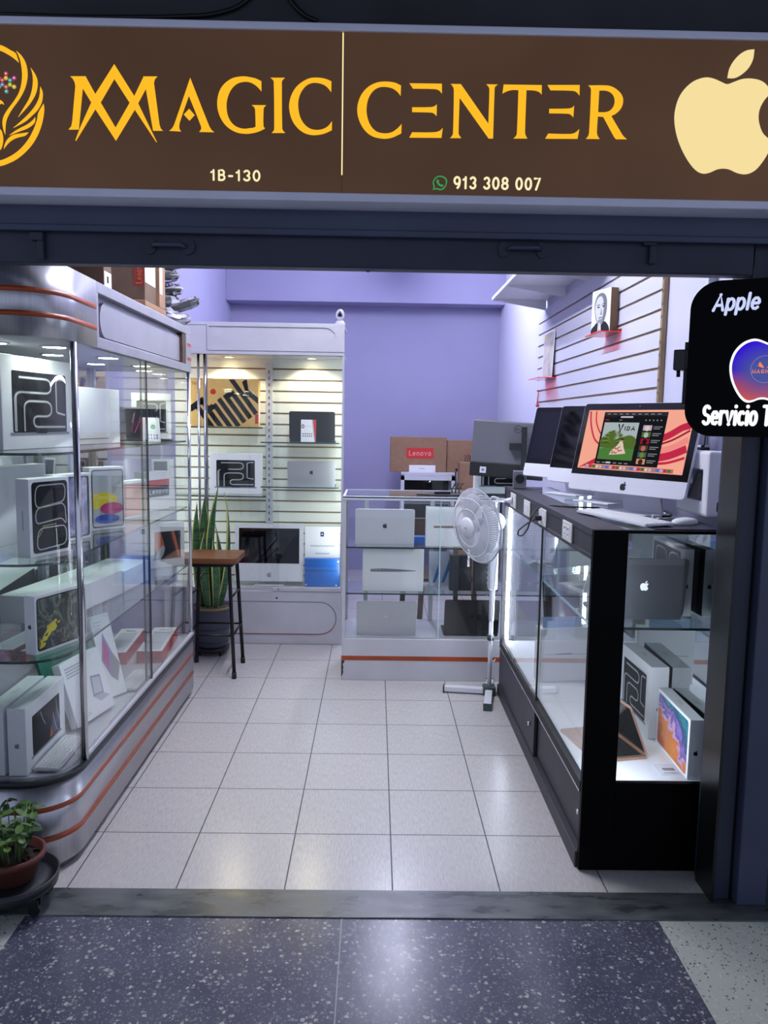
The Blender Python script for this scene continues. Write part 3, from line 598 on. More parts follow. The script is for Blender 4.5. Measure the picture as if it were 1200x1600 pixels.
for s in (-1, 1):
    for k in range(3): b.mesh2d(fill([smooth([(ctrx+s*r*.08, ctrz+r*.1), (ctrx+s*r*(.3+.08*k), ctrz+r*(.14+.08*k)), (ctrx+s*r*(.6-.1*k), ctrz+r*(.3+.12*k)), (ctrx+s*r*(.28), ctrz+r*(.2+.1*k))], 3, 100)]), 'emblem_orange', BF, 0.003)
b.build('round_emblem', bs)
b = MB(); zc = bq(1060, 560)[1]; xb = bq(1050, 560)[0]
b.box(xb, ul+0.03, -0.0, 0.05, zc-.028, zc+.026, 'black_plastic', 0.003, X=Matrix.Translation((0, 0.03, 0))); b.box(xb+.028, xb+.032, 0.028, 0.082, zc-.03, zc+.03, 'black_steel')
b.box(ul-.012, ul+.02, 0.035, 0.07, zc-.12, zc+.045, 'black_steel', 0.002); b.cyl((xb+.012, 0.055, zc-.045), (xb+.012, 0.055, zc-.028), 0.005, 'black_steel', 8)
b.X = MI.inverted(); b.box(pl.x+.01, 1.15, 2.095, 2.1695, zc-.02, zc+.02, 'black_steel'); b.build('bracket', bs)

# ------------------------------------------------------------------ curved glass display cabinet on the left
XR, YF, RC, YE, XB_ = -0.925, 2.275, 0.15, 3.955, -1.355
def cab_path(ins, y_end=YE, n=12, x_start=XB_):
    r = RC-ins; P = [(x_start, YF+ins)]
    cx, cy = XR-RC, YF+RC
    P += [(cx+r*math.cos(a), cy+r*math.sin(a)) for a in (-PI/2+PI/2*k/n for k in range(n+1))]
    return P+[(XR-ins, y_end)]
def strip(mb, ins, th, z0, z1, m, y_end=YE, y0=None, edge=None):
    o = cab_path(ins, y_end); i = cab_path(ins+th, y_end); n = len(o)
    v = [(x, y, z) for z in (z0, z1) for x, y in o] + [(x, y, z) for z in (z0, z1) for x, y in i]; f = []
    for k in range(n-1): f += [(k, k+1, n+k+1, n+k)]
    mb.add(v, f, m, True)
    f = []
    for k in range(n-1): f += [(2*n+k+1, 2*n+k, 3*n+k, 3*n+k+1)]
    mb.add(v, f, m, True)
    f = []
    for k in range(n-1): f += [(n+k, n+k+1, 3*n+k+1, 3*n+k), (k+1, k, 2*n+k, 2*n+k+1)]
    f += [(n-1, 3*n-1, 4*n-1, 2*n-1), (0, n, 3*n, 2*n)]
    mb.add(v, f, edge or m)
def plate(mb, ins, z0, z1, m, edge, y_end=YE, x_in=XB_):
    P = cab_path(ins, y_end, x_start=x_in)+[(x_in, y_end)]
    mb.prism(P, z0, z1, m, FLATZ, side=edge)
cab = thing('display_cabinet', 'tall left glass showcase with a rounded steel corner and orange stripes', 'display cabinet', (-1.14, 3.1, 0))
def cpart(mb, name): return mb.build(name, cab, loc=(1.14, -3.1, 0))
b = MB(); strip(b, 0.03, 0.01, 0.0, 0.03, 'steel'); strip(b, 0.008, 0.02, 0.028, 0.30, 'steel'); plate(b, 0.012, 0.298, 0.312, 'steel', 'steel'); strip(b, -0.004, 0.012, 0.296, 0.314, 'dark_channel')
plate(b, 0.03, 0.312, 0.316, 'satin_aluminium', 'satin_aluminium'); b.box(XB_, XR-0.03, YE-0.02, YE, 0, 0.30, 'steel'); base = cpart(b, 'base')
for z0, z1 in ((0.206, 0.222), (0.107, 0.123)):
    b = MB(); strip(b, 0.006, 0.004, z0, z1, 'orange_stripe'); o = b.build('stripe', base)
b = MB(); b.box(XR-0.022, XR-0.002, 2.46, YE, 0.314, 0.330, 'satin_aluminium', 0.002); b.box(XR-0.016, XR-0.013, 2.46, YE, 0.33, 0.336, 'chrome'); cpart(b, 'door_rail')
b = MB(); strip(b, 0.0, 0.012, 1.652, 1.868, 'steel', 2.637); cpart(b, 'header')
hd = [o for o in C.objects if o.name == 'header'][0]
for z0, z1 in ((1.776, 1.791), (1.708, 1.723)):
    b = MB(); strip(b, -0.0012, 0.004, z0, z1, 'orange_stripe', 2.634); b.build('stripe', hd)
b = MB(); plate(b, 0.012, 1.652, 1.662, 'white_metal', 'steel'); plate(b, 0.012, 1.850, 1.866, 'satin_aluminium', 'satin_aluminium'); cpart(b, 'canopy')
b = MB()
b.box(XR-0.03, XR, 2.637, YE, 1.832, 1.868, 'fascia_aluminium', 0.002); b.box(XR-0.03, XR, 2.637, YE, 1.652, 1.688, 'fascia_aluminium', 0.002)
b.box(XR-0.03, XR, 2.637, 2.655, 1.688, 1.832, 'fascia_aluminium'); b.box(XR-0.03, XR, 3.86, YE, 1.688, 1.832, 'fascia_aluminium', 0.002)
b.box(XR-0.03, XR-0.004, 3.80, 3.86, 1.69, 1.83, 'dark_wood'); b.box(XR-0.04, XR-0.03, 2.637, 3.86, 1.688, 1.832, 'fascia_aluminium'); b.box(XB_, XR-0.04, YE-0.012, YE, 1.652, 1.868, 'steel')
b.box(XR-0.004, XR+0.001, 3.88, YE, 1.776, 1.791, 'orange_stripe'); b.box(XR-0.004, XR+0.001, 3.88, YE, 1.708, 1.723, 'orange_stripe'); fas = cpart(b, 'fascia')
CF = frame((XR-0.03, 0, 0), (0, 1, 0), (0, 0, 1), (1, 0, 0))
b = MB(); cp = rrect(2.72, 3.92, 1.697, 1.815, 0.055, 8); cp = [(min(u, 3.80), v) for u, v in cp]; b.prism(cp, 0, 0.012, 'fascia_aluminium', CF); b.build('capsule_panel', fas)
b = MB(); strip(b, 0.006, 0.006, 0.316, 1.652, 'glass', 2.435, edge='glass_edge'); cpart(b, 'curved_glass')
b = MB(); b.cyl((XR-0.006, 2.445, 0.314), (XR-0.006, 2.445, 1.652), 0.0105, 'chrome', 14); cpart(b, 'post')
b = MB(); b.cyl((XR-0.012, YE-0.012, 0.314), (XR-0.012, YE-0.012, 1.652), 0.008, 'chrome', 12); cpart(b, 'post')
b = MB(); b.box(XR-0.012, XR-0.006, 2.46, 3.21, 0.330, 1.652, 'glass'); b.box(XR-0.013, XR-0.005, 3.205, 3.213, 0.330, 1.652, 'dark_channel'); cpart(b, 'glass_door')
b = MB(); b.box(XR-0.021, XR-0.015, 3.17, YE-0.02, 0.330, 1.652, 'glass'); b.box(XR-0.022, XR-0.014, 3.165, 3.171, 0.33, 1.652, 'dark_channel'); cpart(b, 'glass_door')
b = MB(); b.box(XB_, XR-0.03, YE-0.008, YE-0.002, 0.316, 1.652, 'glass'); cpart(b, 'end_glass')
b = MB(); b.box(XB_, XB_+0.006, YF+0.02, YE-0.01, 0.316, 1.652, 'mirror'); cpart(b, 'mirror_back')
SH = (0.685, 0.983, 1.315)
for z in SH:
    b = MB(); plate(b, 0.026, z-0.008, z, 'shelf_glass', 'glass_edge', YE-0.012, XB_+0.008); cpart(b, 'glass_shelf')
for y in (2.62, 3.15, 3.75):
    b = MB(); b.box(XB_+0.006, XB_+0.024, y-0.012, y+0.012, 0.316, 1.652, 'satin_aluminium')
    for k in range(30): b.box(XB_+0.0235, XB_+0.0245, y-0.003, y+0.003, 0.38+k*0.042, 0.40+k*0.042, 'dark_channel')
    cpart(b, 'upright')
for x, y in ((-1.20, 2.50), (-1.06, 2.62), (-1.20, 2.95), (-1.03, 3.05), (-1.20, 3.40), (-1.03, 3.48), (-1.12, 3.82)):
    b = MB(); b.lathe([(0.047, 0.002), (0.047, -0.002), (0.036, -0.002)], 'white_metal', 24, (x, y, 1.650), cap=False); b.lathe([(0.036, 0.0005), (0.0001, 0.0006)], 'downlight_cool', 24, (x, y, 1.648)); cpart(b, 'downlight')

# ------------------------------------------------------------------ printed cartons, laptops and other goods
def carton(name, label, cat, A, B, z, h, d, art=None, mats=('carton_white', 'carton_side'), group=None, spine=None, lean=0.0, top=None, bev=0.0015):
    """a box standing on z: A, B are the left and right bottom corners of its front as one faces it"""
    A, B = Vector((A[0], A[1], 0)), Vector((B[0], B[1], 0)); w = (B-A).length; u = (B-A).normalized(); rz = math.atan2(u.y, u.x)
    mb = MB(); mb.box(0, w, 0, d, 0, h, mats[0], bev)
    X = frame((0, -0.0005, 0), (1, 0, 0), (0, 0, 1), (0, -1, 0))
    if art: art(mb, w, h, X)
    if spine: spine(mb, d, h, frame((-0.0005, d, 0), (0, -1, 0), (0, 0, 1), (-1, 0, 0)), frame((w+0.0005, 0, 0), (0, 1, 0), (0, 0, 1), (1, 0, 0)))
    if top: top(mb, w, d, frame((0, 0, h+0.0005), (1, 0, 0), (0, 1, 0), (0, 0, 1)))
    o = mb.build(name); z += 0.0008+d*math.sin(max(lean, 0))
    o.matrix_world = Matrix.Translation((A.x, A.y, z)) @ Matrix.Rotation(rz, 4, 'Z') @ Matrix.Rotation(-lean, 4, 'X')
    return tag(o, label, cat, group)
def spine_apple(mb, d, h, XL, XR2):
    for X in (XL, XR2): put_apple(mb, d/2, h*0.42, 0.016, 'print_dark', X)
def top_text(mb, w, d, X):
    for k in range(3): mb.rect(w*.42, w*.42+w*(.16-.03*k), d*.4+k*.006, d*.4+k*.006+.002, 'print_palegrey', X)
def pic(mb, w, h, X, m, mu=0.09, mv=0.1, r=0.012): 
    mb.flat(rrect(w*mu, w*(1-mu), h*mv, h*(1-mv), r), m, X, 0.0); return w*mu, h*mv, w*(1-2*mu), h*(1-2*mv)
def art_ribbon(mb, w, h, X, line='print_silver', back='print_dark'):
    u, v, a, c = w*.13, h*.18, w*.74, h*.66
    mb.flat(rrect(u, u+a, v, v+c, 0.006), back, X); q = lambda pts, r: [(u+x*a, v+y*c) for x, y in rounded(pts, r, 8)]
    wd = h*0.013
    for dd, mm, ww in ((0.0003, 'print_mid', wd*2.2), (0.0006, line, wd)):
        mb.stroke(q([(.04, .02), (.04, .66), (.30, .66), (.30, .66)], .22), ww, mm, X, dd)
        mb.stroke(q([(.12, .90), (.70, .90), (.70, .66), (.28, .66), (.06, .66), (.06, .02)], .14), ww, mm, X, dd)
        mb.stroke(q([(.20, .02), (.20, .52), (.70, .52), (.70, .27), (.36, .27), (.36, .09), (.97, .09)], .13), ww, mm, X, dd)
        mb.stroke(q([(.80, .40), (.80, .92), (.97, .92)], .14), ww, mm, X, dd); mb.stroke(q([(.80, .42), (.80, .34), (.97, .30)], .05), ww, mm, X, dd)
    mb.rect(u-w*.035, u+a+w*.035, v-h*.028, v, 'print_mid', X, 0.0003); mb.rect(u+a*.4, u+a*.6, v-h*.012, v, 'print_dark', X, 0.0006)
def art_streaks(mb, w, h, X):
    u, v, a, c = w*.15, h*.20, w*.70, h*.60
    mb.flat(rrect(u, u+a, v, v+c, 0.004), 'print_dark', X); mb.rect(u-w*.04, u+a+w*.04, v-h*.03, v, 'print_mid', X, 0.0003)
    f = lambda pts: [(u+x*a, v+y*c) for x, y in pts]
    mb.flat(f([(.62, .05), (.74, .62), (.86, .05)]), 'print_navy', X, 0.0003); mb.flat(f([(.60, .05), (.66, .35), (.72, .05)]), 'print_orange', X, 0.0006)
    mb.flat(f([(.80, .25), (.86, .92), (.99, .25)]), 'print_navy', X, 0.0003)
    for p in ([(.28, .95), (.34, .75), (.45, .52)], [(.74, .62), (.79, .35), (.87, .08)], [(.86, .92), (.89, .6), (.98, .3)]): mb.stroke(f(p), h*.012, 'print_silver', X, 0.0009)
def art_tablet(mb, w, h, X, line='print_silver'):
    mb.flat(rrect(w*.07, w*.95, h*.045, h*.955, 0.012), 'print_black', X); f = lambda pts, r: [(w*x, h*y) for x, y in rounded(pts, r, 8, True)]
    for pts in ([(.14, .62), (.88, .68), (.90, .91), (.16, .91)], [(.14, .42), (.80, .46), (.90, .36), (.88, .66), (.16, .62)], [(.15, .08), (.90, .11), (.90, .36), (.20, .36)]):
        L = f(pts, .13); mb.stroke(L+[L[0]], h*.020, 'print_mid', X, 0.0003); mb.stroke(L+[L[0]], h*.009, line, X, 0.0006)
    mb.stroke([(w*.3, h*.385), (w*.6, h*.395)], h*.008, 'print_yellow', X, 0.0009); mb.stroke([(w*.2, h*.25), (w*.3, h*.34)], h*.008, 'print_yellow', X, 0.0009); mb.stroke([(w*.25, h*.63), (w*.55, h*.655)], h*.006, 'print_yellow', X, 0.0009)
def art_ellipses(mb, w, h, X):
    mb.flat(rrect(w*.05, w*.97, h*.04, h*.96, 0.012), 'print_black', X); mb.flat(rrect(w*.08, w*.94, h*.06, h*.94, 0.008), 'print_palegrey', X, 0.0003)
    mb.flat([(w*.08, h*.34), (w*.08, h*.58)]+[(w*x, h*y) for x, y in arc(.40, .47, .38, .13, 120, -95)][::1], 'print_yellow', X, 0.0006)
    mb.flat([(min(x, w*.94), y) for x, y in ell(w*.62, h*.34, w*.34, h*.095)], 'print_magenta', X, 0.0009); mb.flat(ell(w*.48, h*.175, w*.36, h*.075), 'print_blue', X, 0.0012)
def art_lid_side(mb, w, h, X):
    mb.flat(smooth([(w*.13, h*.46), (w*.13, h*.525), (w*.35, h*.54), (w*.85, h*.50), (w*.88, h*.485), (w*.6, h*.465)], 3, 60), 'print_mid', X); mb.stroke([(w*.14, h*.50), (w*.86, h*.492)], h*.012, 'print_grey', X, 0.0003)
    for k in range(3): mb.rect(w*(.16+.05*k), w*(.19+.05*k), h*.503, h*.515, 'print_silver', X, 0.0006)
def art_swirl(matn):
    def f(mb, w, h, X): mb.flat(rrect(w*.05, w*.96, h*.05, h*.95, 0.010), matn, X)
    return f
def art_none(mb, w, h, X): pass

def laptop(name, label, A, B, z, depth, angle, m='laptop_silver', logo='logo_dark', group=None, screen='screen_off', keys='key_black', lean_h=None, art=None, cat='laptop', logo_h=0.030):
    """open laptop, seen from behind its lid: A, B are the left and right ends of the hinge line as the viewer sees the lid back"""
    A, B = Vector((A[0], A[1], 0)), Vector((B[0], B[1], 0)); w = (B-A).length; u = (B-A).normalized(); rz = math.atan2(u.y, u.x)
    r = thing(name, label, cat, ((A.x+B.x)/2, (A.y+B.y)/2, z+.0008), rz, group)
    b = MB(); b.prism(rrect(-w/2, w/2, 0.004, depth, 0.012), 0.0, 0.010, m, FLATZ); b.build('base', r)
    b = MB(); b.rect(-w*.44, w*.44, depth*.10, depth*.52, keys, FLATZ, 0.0104)
    for i in range(13):
        for j in range(5): b.box(-w*.43+i*w*.066, -w*.43+i*w*.066+w*.056, depth*(.11+.08*j), depth*(.175+.08*j), 0.0104, 0.0116, 'key_black' if keys != 'key_white' else 'key_white')
    b.rect(-w*.16, w*.16, depth*.60, depth*.93, m, FLATZ, 0.0104); b.build('keyboard', r)
    hl = lean_h or depth
    b = MB(); b.prism(rrect(-w/2, w/2, 0, hl, 0.012), -0.001, 0.005, m, front()); o = b.build('lid', r, loc=(0, 0.006, 0.011)); o.rotation_euler = (angle-PI/2, 0, 0)
    s = MB(); s.rect(-w*.47, w*.47, hl*.06, hl*.95, screen, frame((0, 0.0014, 0), (-1, 0, 0), (0, 0, 1), (0, 1, 0)))
    if art: art(s, w, hl, frame((0, 0.0016, 0), (-1, 0, 0), (0, 0, 1), (0, 1, 0)))
    s.build('screen', o)
    
    if logo: k = MB(); put_apple(k, 0, hl*.54, logo_h, logo, front(0, -0.0052, 0)); k.build('logo', o)
    return r
def keyboard(name, label, A, B, z, d=0.115, nx=14, m='laptop_silver', tilt=0.05, group=None):
    A, B = Vector((A[0], A[1], 0)), Vector((B[0], B[1], 0)); w = (B-A).length; u = (B-A).normalized(); rz = math.atan2(u.y, u.x)
    r = D.objects.new(name, None); C.objects.link(r); tag(r, label, 'keyboard', group)
    r.matrix_world = Matrix.Translation((A.x, A.y, z+.0008)) @ Matrix.Rotation(rz, 4, 'Z') @ Matrix.Rotation(tilt, 4, 'X')
    b = MB(); b.prism(rrect(0, w, 0, d, 0.008), 0.0, 0.006, m, FLATZ); b.cyl((0.004, d-0.008, -0.0015), (w-0.004, d-0.008, -0.0015), 0.0035, m, 10); b.build('case', r)
    kw = (w-0.012)/nx; kd = (d-0.012)/6; b = MB()
    for j in range(6):
        i = 0
        while i < nx:
            n = 5 if (j == 0 and i == 3) else 1
            b.box(0.006+i*kw+0.0012, 0.006+(i+n)*kw-0.0012, 0.006+j*kd+0.0012, 0.006+(j+1)*kd-0.0012, 0.006, 0.0085, 'key_white'); i += n
    b.build('keys', r); return r

# ------------------------------------------------------------------ goods in the left cabinet
z1, z2, z3 = SH; G = 'boxed laptops and tablets in the left showcase'
zb_ = 0.3165
carton('laptop_box', 'large white laptop box with a dark ribbon picture on the top left shelf', 'laptop box', (-1.165, 2.46), (-1.10, 2.88), z3, 0.30, 0.07, art_ribbon, group=G)
carton('laptop_box', 'plain white upright box with a thin grey laptop line near its foot, top left shelf', 'laptop box', (-1.16, 3.05), (-1.105, 3.40), z3, 0.225, 0.06, lambda b, w, h, X: b.rect(w*.06, w*.72, h*.085, h*.105, 'print_mid', X), group=G)
def art_screen_dark(b, w, h, X):
    f = lambda pts: [(x*w-w/2, y*h) for x, y in pts]
    b.stroke(f([(.72, .75), (.66, .45), (.58, .18)]), w*.02, 'print_magenta', X, 0); b.stroke(f([(.62, .85), (.57, .5), (.52, .2)]), w*.012, 'print_red', X, 0); b.stroke(f([(.60, .8), (.55, .5)]), w*.008, 'print_silver', X, 0.0003)
    b.flat(smooth(f([(.30, .35), (.34, .62), (.24, .72), (.20, .55), (.10, .30), (.22, .38)]), 3, 100), 'print_green', X, 0); b.flat(smooth(f([(.12, .85), (.16, .9), (.06, .2), (.04, .25)]), 3, 100), 'print_green', X, 0)
laptop('laptop', 'black open laptop with a green and red wallpaper on the top left shelf', (-1.065, 3.84), (-1.275, 3.65), z3, 0.16, math.radians(100), 'laptop_black', None, lean_h=0.15, art=art_screen_dark)
carton('laptop_box', 'white ribbon-picture laptop box at the far end of the top left shelf', 'laptop box', (-1.20, 3.87), (-1.02, 3.925), z3, 0.23, 0.012, art_ribbon, group=G)
def art_card(b, w, h, X):
    b.flat(ell(w*.6, h*.62, w*.14, h*.10), 'print_green', X, 0)
    for i in range(5):
        for j in range(2): b.rect(w*(.12+.16*i), w*(.21+.16*i), h*(.12+.12*j), h*(.19+.12*j), 'print_grey', X)
carton('price_card', 'small white card with a green dot and icons before the black laptop', 'card', (-1.045, 3.53), (-0.98, 3.585), z3, 0.11, 0.004, art_card, lean=0.12)
carton('tablet_box', 'white tablet box standing upright with three black ribbon loops on its front', 'tablet box', (-1.067, 2.404), (-1.005, 2.565), z2, 0.246, 0.052, art_tablet, group=G, spine=lambda b, d, h, XL, XR2: b.rect(d*.45, d*.55, h*.35, h*.6, 'print_palegrey', XL))
carton('tablet_box', 'upright tablet box with a violet swirl picture behind the ribbon loop box', 'tablet box', (-1.11, 2.70), (-1.043, 2.86), z2, 0.238, 0.05, lambda b, w, h, X: (b.flat(rrect(w*.05, w*.96, h*.04, h*.96, .01), 'print_black', X), b.flat(rrect(w*.07, w*.9, h*.06, h*.94, .01), 'print_violet', X, .0003)), group=G)
carton('tablet_box', 'upright tablet box with yellow, magenta and blue ellipses on its front', 'tablet box', (-1.10, 3.01), (-1.003, 3.122), z2, 0.247, 0.05, art_ellipses, group=G)
carton('tablet_box', 'small pale box with a pink picture beside the ellipse tablet box', 'tablet box', (-1.09, 3.37), (-1.035, 3.545), z2, 0.165, 0.05, lambda b, w, h, X: b.rect(w*.06, w*.94, h*.05, h*.93, 'print_pink', X), group=G)
def art_len(b, w, h, X):
    b.rect(0, w, h*.62, h*.80, 'print_red', X); b.rect(w*.02, w*.98, h*.36, h*.63, 'print_navy', X, 0.0003); write(b, 'Lenovo', w*.08, w*.92, h*.43, h*.57, 'print_white', X, 0.0006, 0.2)
carton('tablet_box', 'white box with navy and red name band, far end of second left shelf', 'tablet box', (-1.069, 3.66), (-1.010, 3.83), z2, 0.185, 0.07, art_len, group=G)
carton('tablet_box', 'low white carton lying behind the violet swirl tablet box', 'box', (-1.27, 2.55), (-1.20, 2.85), z2, 0.27, 0.05, None, group=G)
b = MB()                                              # tilted phone card on the far shelf
carton('sign_card', 'tilted white card with a small dark laptop picture on the far second shelf', 'card', (-1.10, 3.86), (-1.0, 3.90), z2, 0.24, 0.004, lambda b, w, h, X: b.rect(w*.1, w*.7, h*.55, h*.95, 'print_grey', X), lean=0.15)
carton('tablet_box', 'white tablet box with a dark marbled picture and yellow splash, third left shelf', 'tablet box', (-1.042, 2.362), (-0.962, 2.575), z1, 0.186, 0.042,
       lambda b, w, h, X: (b.flat(rrect(w*.03, w*.97, h*.05, h*.95, .01), 'print_black', X), b.flat(rrect(w*.045, w*.955, h*.07, h*.93, .01), 'print_marble', X, .0003),
       b.flat(smooth([(w*.06, h*.10), (w*.10, h*.10), (w*.17, h*.30), (w*.30, h*.36), (w*.38, h*.44), (w*.34, h*.50), (w*.26, h*.46), (w*.2, h*.38), (w*.14, h*.30)], 4, 80), 'print_yellow', X, .0006), [b.flat(ell(w*q[0], h*q[1], w*q[2], h*q[3], 12, q[4]), 'print_yellow', X, .0007) for q in ((.13, .14, .05, .035, .5), (.17, .24, .05, .04, .2), (.25, .31, .06, .03, .8), (.33, .38, .07, .05, .4), (.37, .50, .03, .03, 0), (.43, .46, .03, .02, .3), (.30, .60, .008, .02, .6), (.36, .66, .012, .012, 0), (.22, .44, .03, .012, .9), (.09, .22, .012, .03, 0))]), group=G, spine=lambda b, d, h, XL, XR2: put_apple(b, d*.5, h*.48, .016, 'print_dark', XL))
carton('laptop_box', 'long pale blue-white flat box lying on the third left shelf', 'laptop box', (-1.14, 2.72), (-1.06, 3.25), z1, 0.10, 0.20, None, group=G)
carton('laptop_box', 'short flat white box past the long pale box, third left shelf', 'laptop box', (-1.06, 3.27), (-1.035, 3.56), z1, 0.09, 0.20, None, group=G)
carton('laptop_box', 'white laptop box with brown and grey abstract picture, far end of third left shelf', 'laptop box', (-1.10, 3.80), (-0.960, 3.915), z1, 0.225, 0.03,
       lambda b, w, h, X: (b.rect(w*.12, w*.88, h*.2, h*.8, 'print_dark', X), b.flat([(w*.12, h*.5), (w*.12, h*.8), (w*.3, h*.8), (w*.42, h*.45), (w*.2, h*.2)], 'print_orange', X, .0003), b.flat([(w*.6, h*.8), (w*.7, h*.8), (w*.86, h*.25), (w*.8, h*.2)], 'print_orange', X, .0003),
       b.flat(smooth([(w*.13, h*.25), (w*.35, h*.5), (w*.42, h*.42), (w*.3, h*.2), (w*.14, h*.2)], 3, 80), 'print_palegrey', X, .0006), b.rect(w*.08, w*.92, h*.18, h*.2, 'print_mid', X, .0006)), group=G)
carton('laptop_box', 'white laptop box with dark streak picture standing behind the front keyboard', 'laptop box', (-1.062, 2.315), (-1.068, 2.63), zb_, 0.215, 0.056, art_streaks, group=G, spine=lambda b, d, h, XL, XR2: put_apple(b, d*.5, h*.45, .018, 'print_mid', XL), top=top_text)
carton('laptop_box', 'white laptop box right behind the dark streak one, its lid bowed', 'laptop box', (-1.130, 2.315), (-1.136, 2.63), zb_, 0.215, 0.056, None, group=G, top=top_text)
keyboard('keyboard', 'white compact keyboard before the dark streak laptop box, nearest in the left showcase', (-0.977, 2.338), (-0.984, 2.605), zb_+.004, 0.080)
o = [o for o in C.objects if o.name.startswith('keyboard')][-1]
keyboard('keyboard', 'white compact keyboard farther back beside the glass door of the left showcase', (-0.955, 3.075), (-0.952, 3.325), zb_+.004, 0.09)
def art_board(b, w, h, X):
    for k in range(4): b.rect(w*.08, w*(.62-.08*k), h*(.88-.045*k), h*(.905-.045*k), 'print_palegrey', X)
    b.flat([(w*.55, h*.30), (w*.60, h*.62), (w*.85, h*.58), (w*.82, h*.28)], 'print_lilac', X); b.flat([(w*.58, h*.33), (w*.63, h*.59), (w*.82, h*.55), (w*.79, h*.31)], 'print_silver', X, .0003); b.flat([(w*.55, h*.30), (w*.82, h*.28), (w*.95, h*.2), (w*.7, h*.18)], 'print_palegrey', X, .0003)
    for k in range(2): b.rect(w*.1, w*.4, h*(.08+.03*k), h*(.09+.03*k), 'print_palegrey', X)
carton('teal_board', 'teal green board leaning behind the white info box in the left showcase', 'board', (-1.105, 2.665), (-1.05, 2.98), zb_+.003, 0.31, 0.012, None, mats=('teal_board', 'teal_board'), lean=0.30)
carton('info_box', 'white info box leaning against the teal board, lilac laptop picture', 'box', (-1.035, 2.66), (-0.985, 2.90), zb_+.004, 0.235, 0.03, art_board, lean=0.30)
def art_board2(b, w, h, X):
    for k in range(4): b.rect(w*.1, w*(.55-.06*k), h*(.90-.04*k), h*(.92-.04*k), 'print_palegrey', X)
    b.flat([(w*.12, h*.45), (w*.45, h*.78), (w*.72, h*.52), (w*.40, h*.24)], 'print_lilac', X); b.flat([(w*.2, h*.46), (w*.44, h*.70), (w*.58, h*.56), (w*.38, h*.3)], 'print_magenta', X, .0003); b.flat([(w*.40, h*.24), (w*.72, h*.52), (w*.98, h*.36), (w*.68, h*.16)], 'print_mid', X)
carton('info_box', 'white info card leaning farther back with a violet and pink laptop picture', 'box', (-1.035, 2.975), (-0.990, 3.062), zb_+.003, 0.33, 0.015, art_board2, lean=0.30)
for k, (x, y) in enumerate(((-1.225, 3.42), (-1.07, 3.45))):
    carton('phone_box', ('red and white flat phone box lying farther from the glass' , 'red and white flat phone box lying nearer the glass')[k] + ', bottom of left showcase', 'phone box', (x, y), (x+.115, y+.01), zb_, 0.055, 0.42, None, mats=('print_red', 'print_red'),
           top=lambda b, w, d, X: (b.rect(w*.02, w*.98, d*.01, d*.99, 'carton_white', X), b.rect(w*.15, w*.85, d*.05, d*.8, 'print_silver', X, .0004), b.rect(w*.3, w*.7, d*.86, d*.9, 'print_mid', X, .0004)))

# ------------------------------------------------------------------ stock on top of the left cabinet
zt_ = 1.8685
def kbox(name, label, x0, x1, y0, y1, z0, h, m='kraft_dark', extra=None, bev=0.003):
    b = MB(); b.box(x0, x1, y0, y1, z0, z0+h, m, bev)
    if extra: extra(b)
    return tag(b.build(name), label, 'cardboard box')
def side(x, y0, z): return frame((x+.0006, y0, z), (0, 1, 0), (0, 0, 1), (1, 0, 0))
def fr(x0, y, z): return front(x0, y-.0006, z)
kbox('cardboard_box', 'dark brown carton at the left on the curved steel cabinet top', -1.345, -1.122, 2.70, 2.90, zt_, 0.26, 'kraft_dark', lambda b: b.rect(.198, .223, 0, .26, 'tape_black', fr(-1.345, 2.70, zt_)))
kbox('cardboard_box', 'wide brown carton with a small white label behind the first one on the cabinet', -1.235, -1.005, 2.95, 3.035, zt_, 0.27, 'kraft_dark', lambda b: (b.rect(.004, .081, 0.03, .09, 'label_white', side(-1.005, 2.95, zt_)), b.rect(.03, .05, .05, .075, 'print_dark', side(-1.005, 2.95, zt_), .0004)))
def lenbox(b):
    X = fr(-1.225, 3.35, zt_+.045); b.rect(.205, .2525, .055, .165, 'print_redbrown', X); Xs = side(-.972, 3.35, zt_+.045)
    b.rect(.005, .155, .075, .27, 'label_white', Xs); b.rect(.156, .163, 0, .27, 'kraft_dark', Xs)
    XX = frame((-1.225, 3.3490, zt_+.045), (0, 0, 1), (-1, 0, 0), (0, -1, 0)); write(b, 'Lenovo', .066, .155, -.243, -.215, 'print_orange', XX, .0004, .2)
    for k in range(6): b.rect(.015+.022*k, .026+.022*k, .10+.03*(k % 2), .255, 'print_palegrey', Xs, .0004)
kbox('cardboard_box', 'brown laptop carton with red name label and white shipping labels on the left cabinet', -1.225, -.972, 3.35, 3.52, zt_+.0455, 0.27, 'kraft_dark', lenbox)
for z_, lab in ((0, 'lower flat brown carton under the red-label carton on the cabinet top'), (.0225, 'upper flat brown carton directly under the red-label carton')):
    kbox('cardboard_box', lab, -1.235, -.962-z_*.2, 3.335, 3.66, zt_+z_, 0.022, 'kraft', None)
kbox('cardboard_box', 'thin upright brown carton with a white label right behind the red-label carton', -1.225, -.968, 3.56, 3.655, zt_+.0455, 0.28, 'kraft', lambda b: b.rect(.002, .045, .06, .27, 'label_white', side(-.968, 3.56, zt_+.0455)))
GB = 'wrapped chargers heaped on the left cabinet'
random.seed(11)
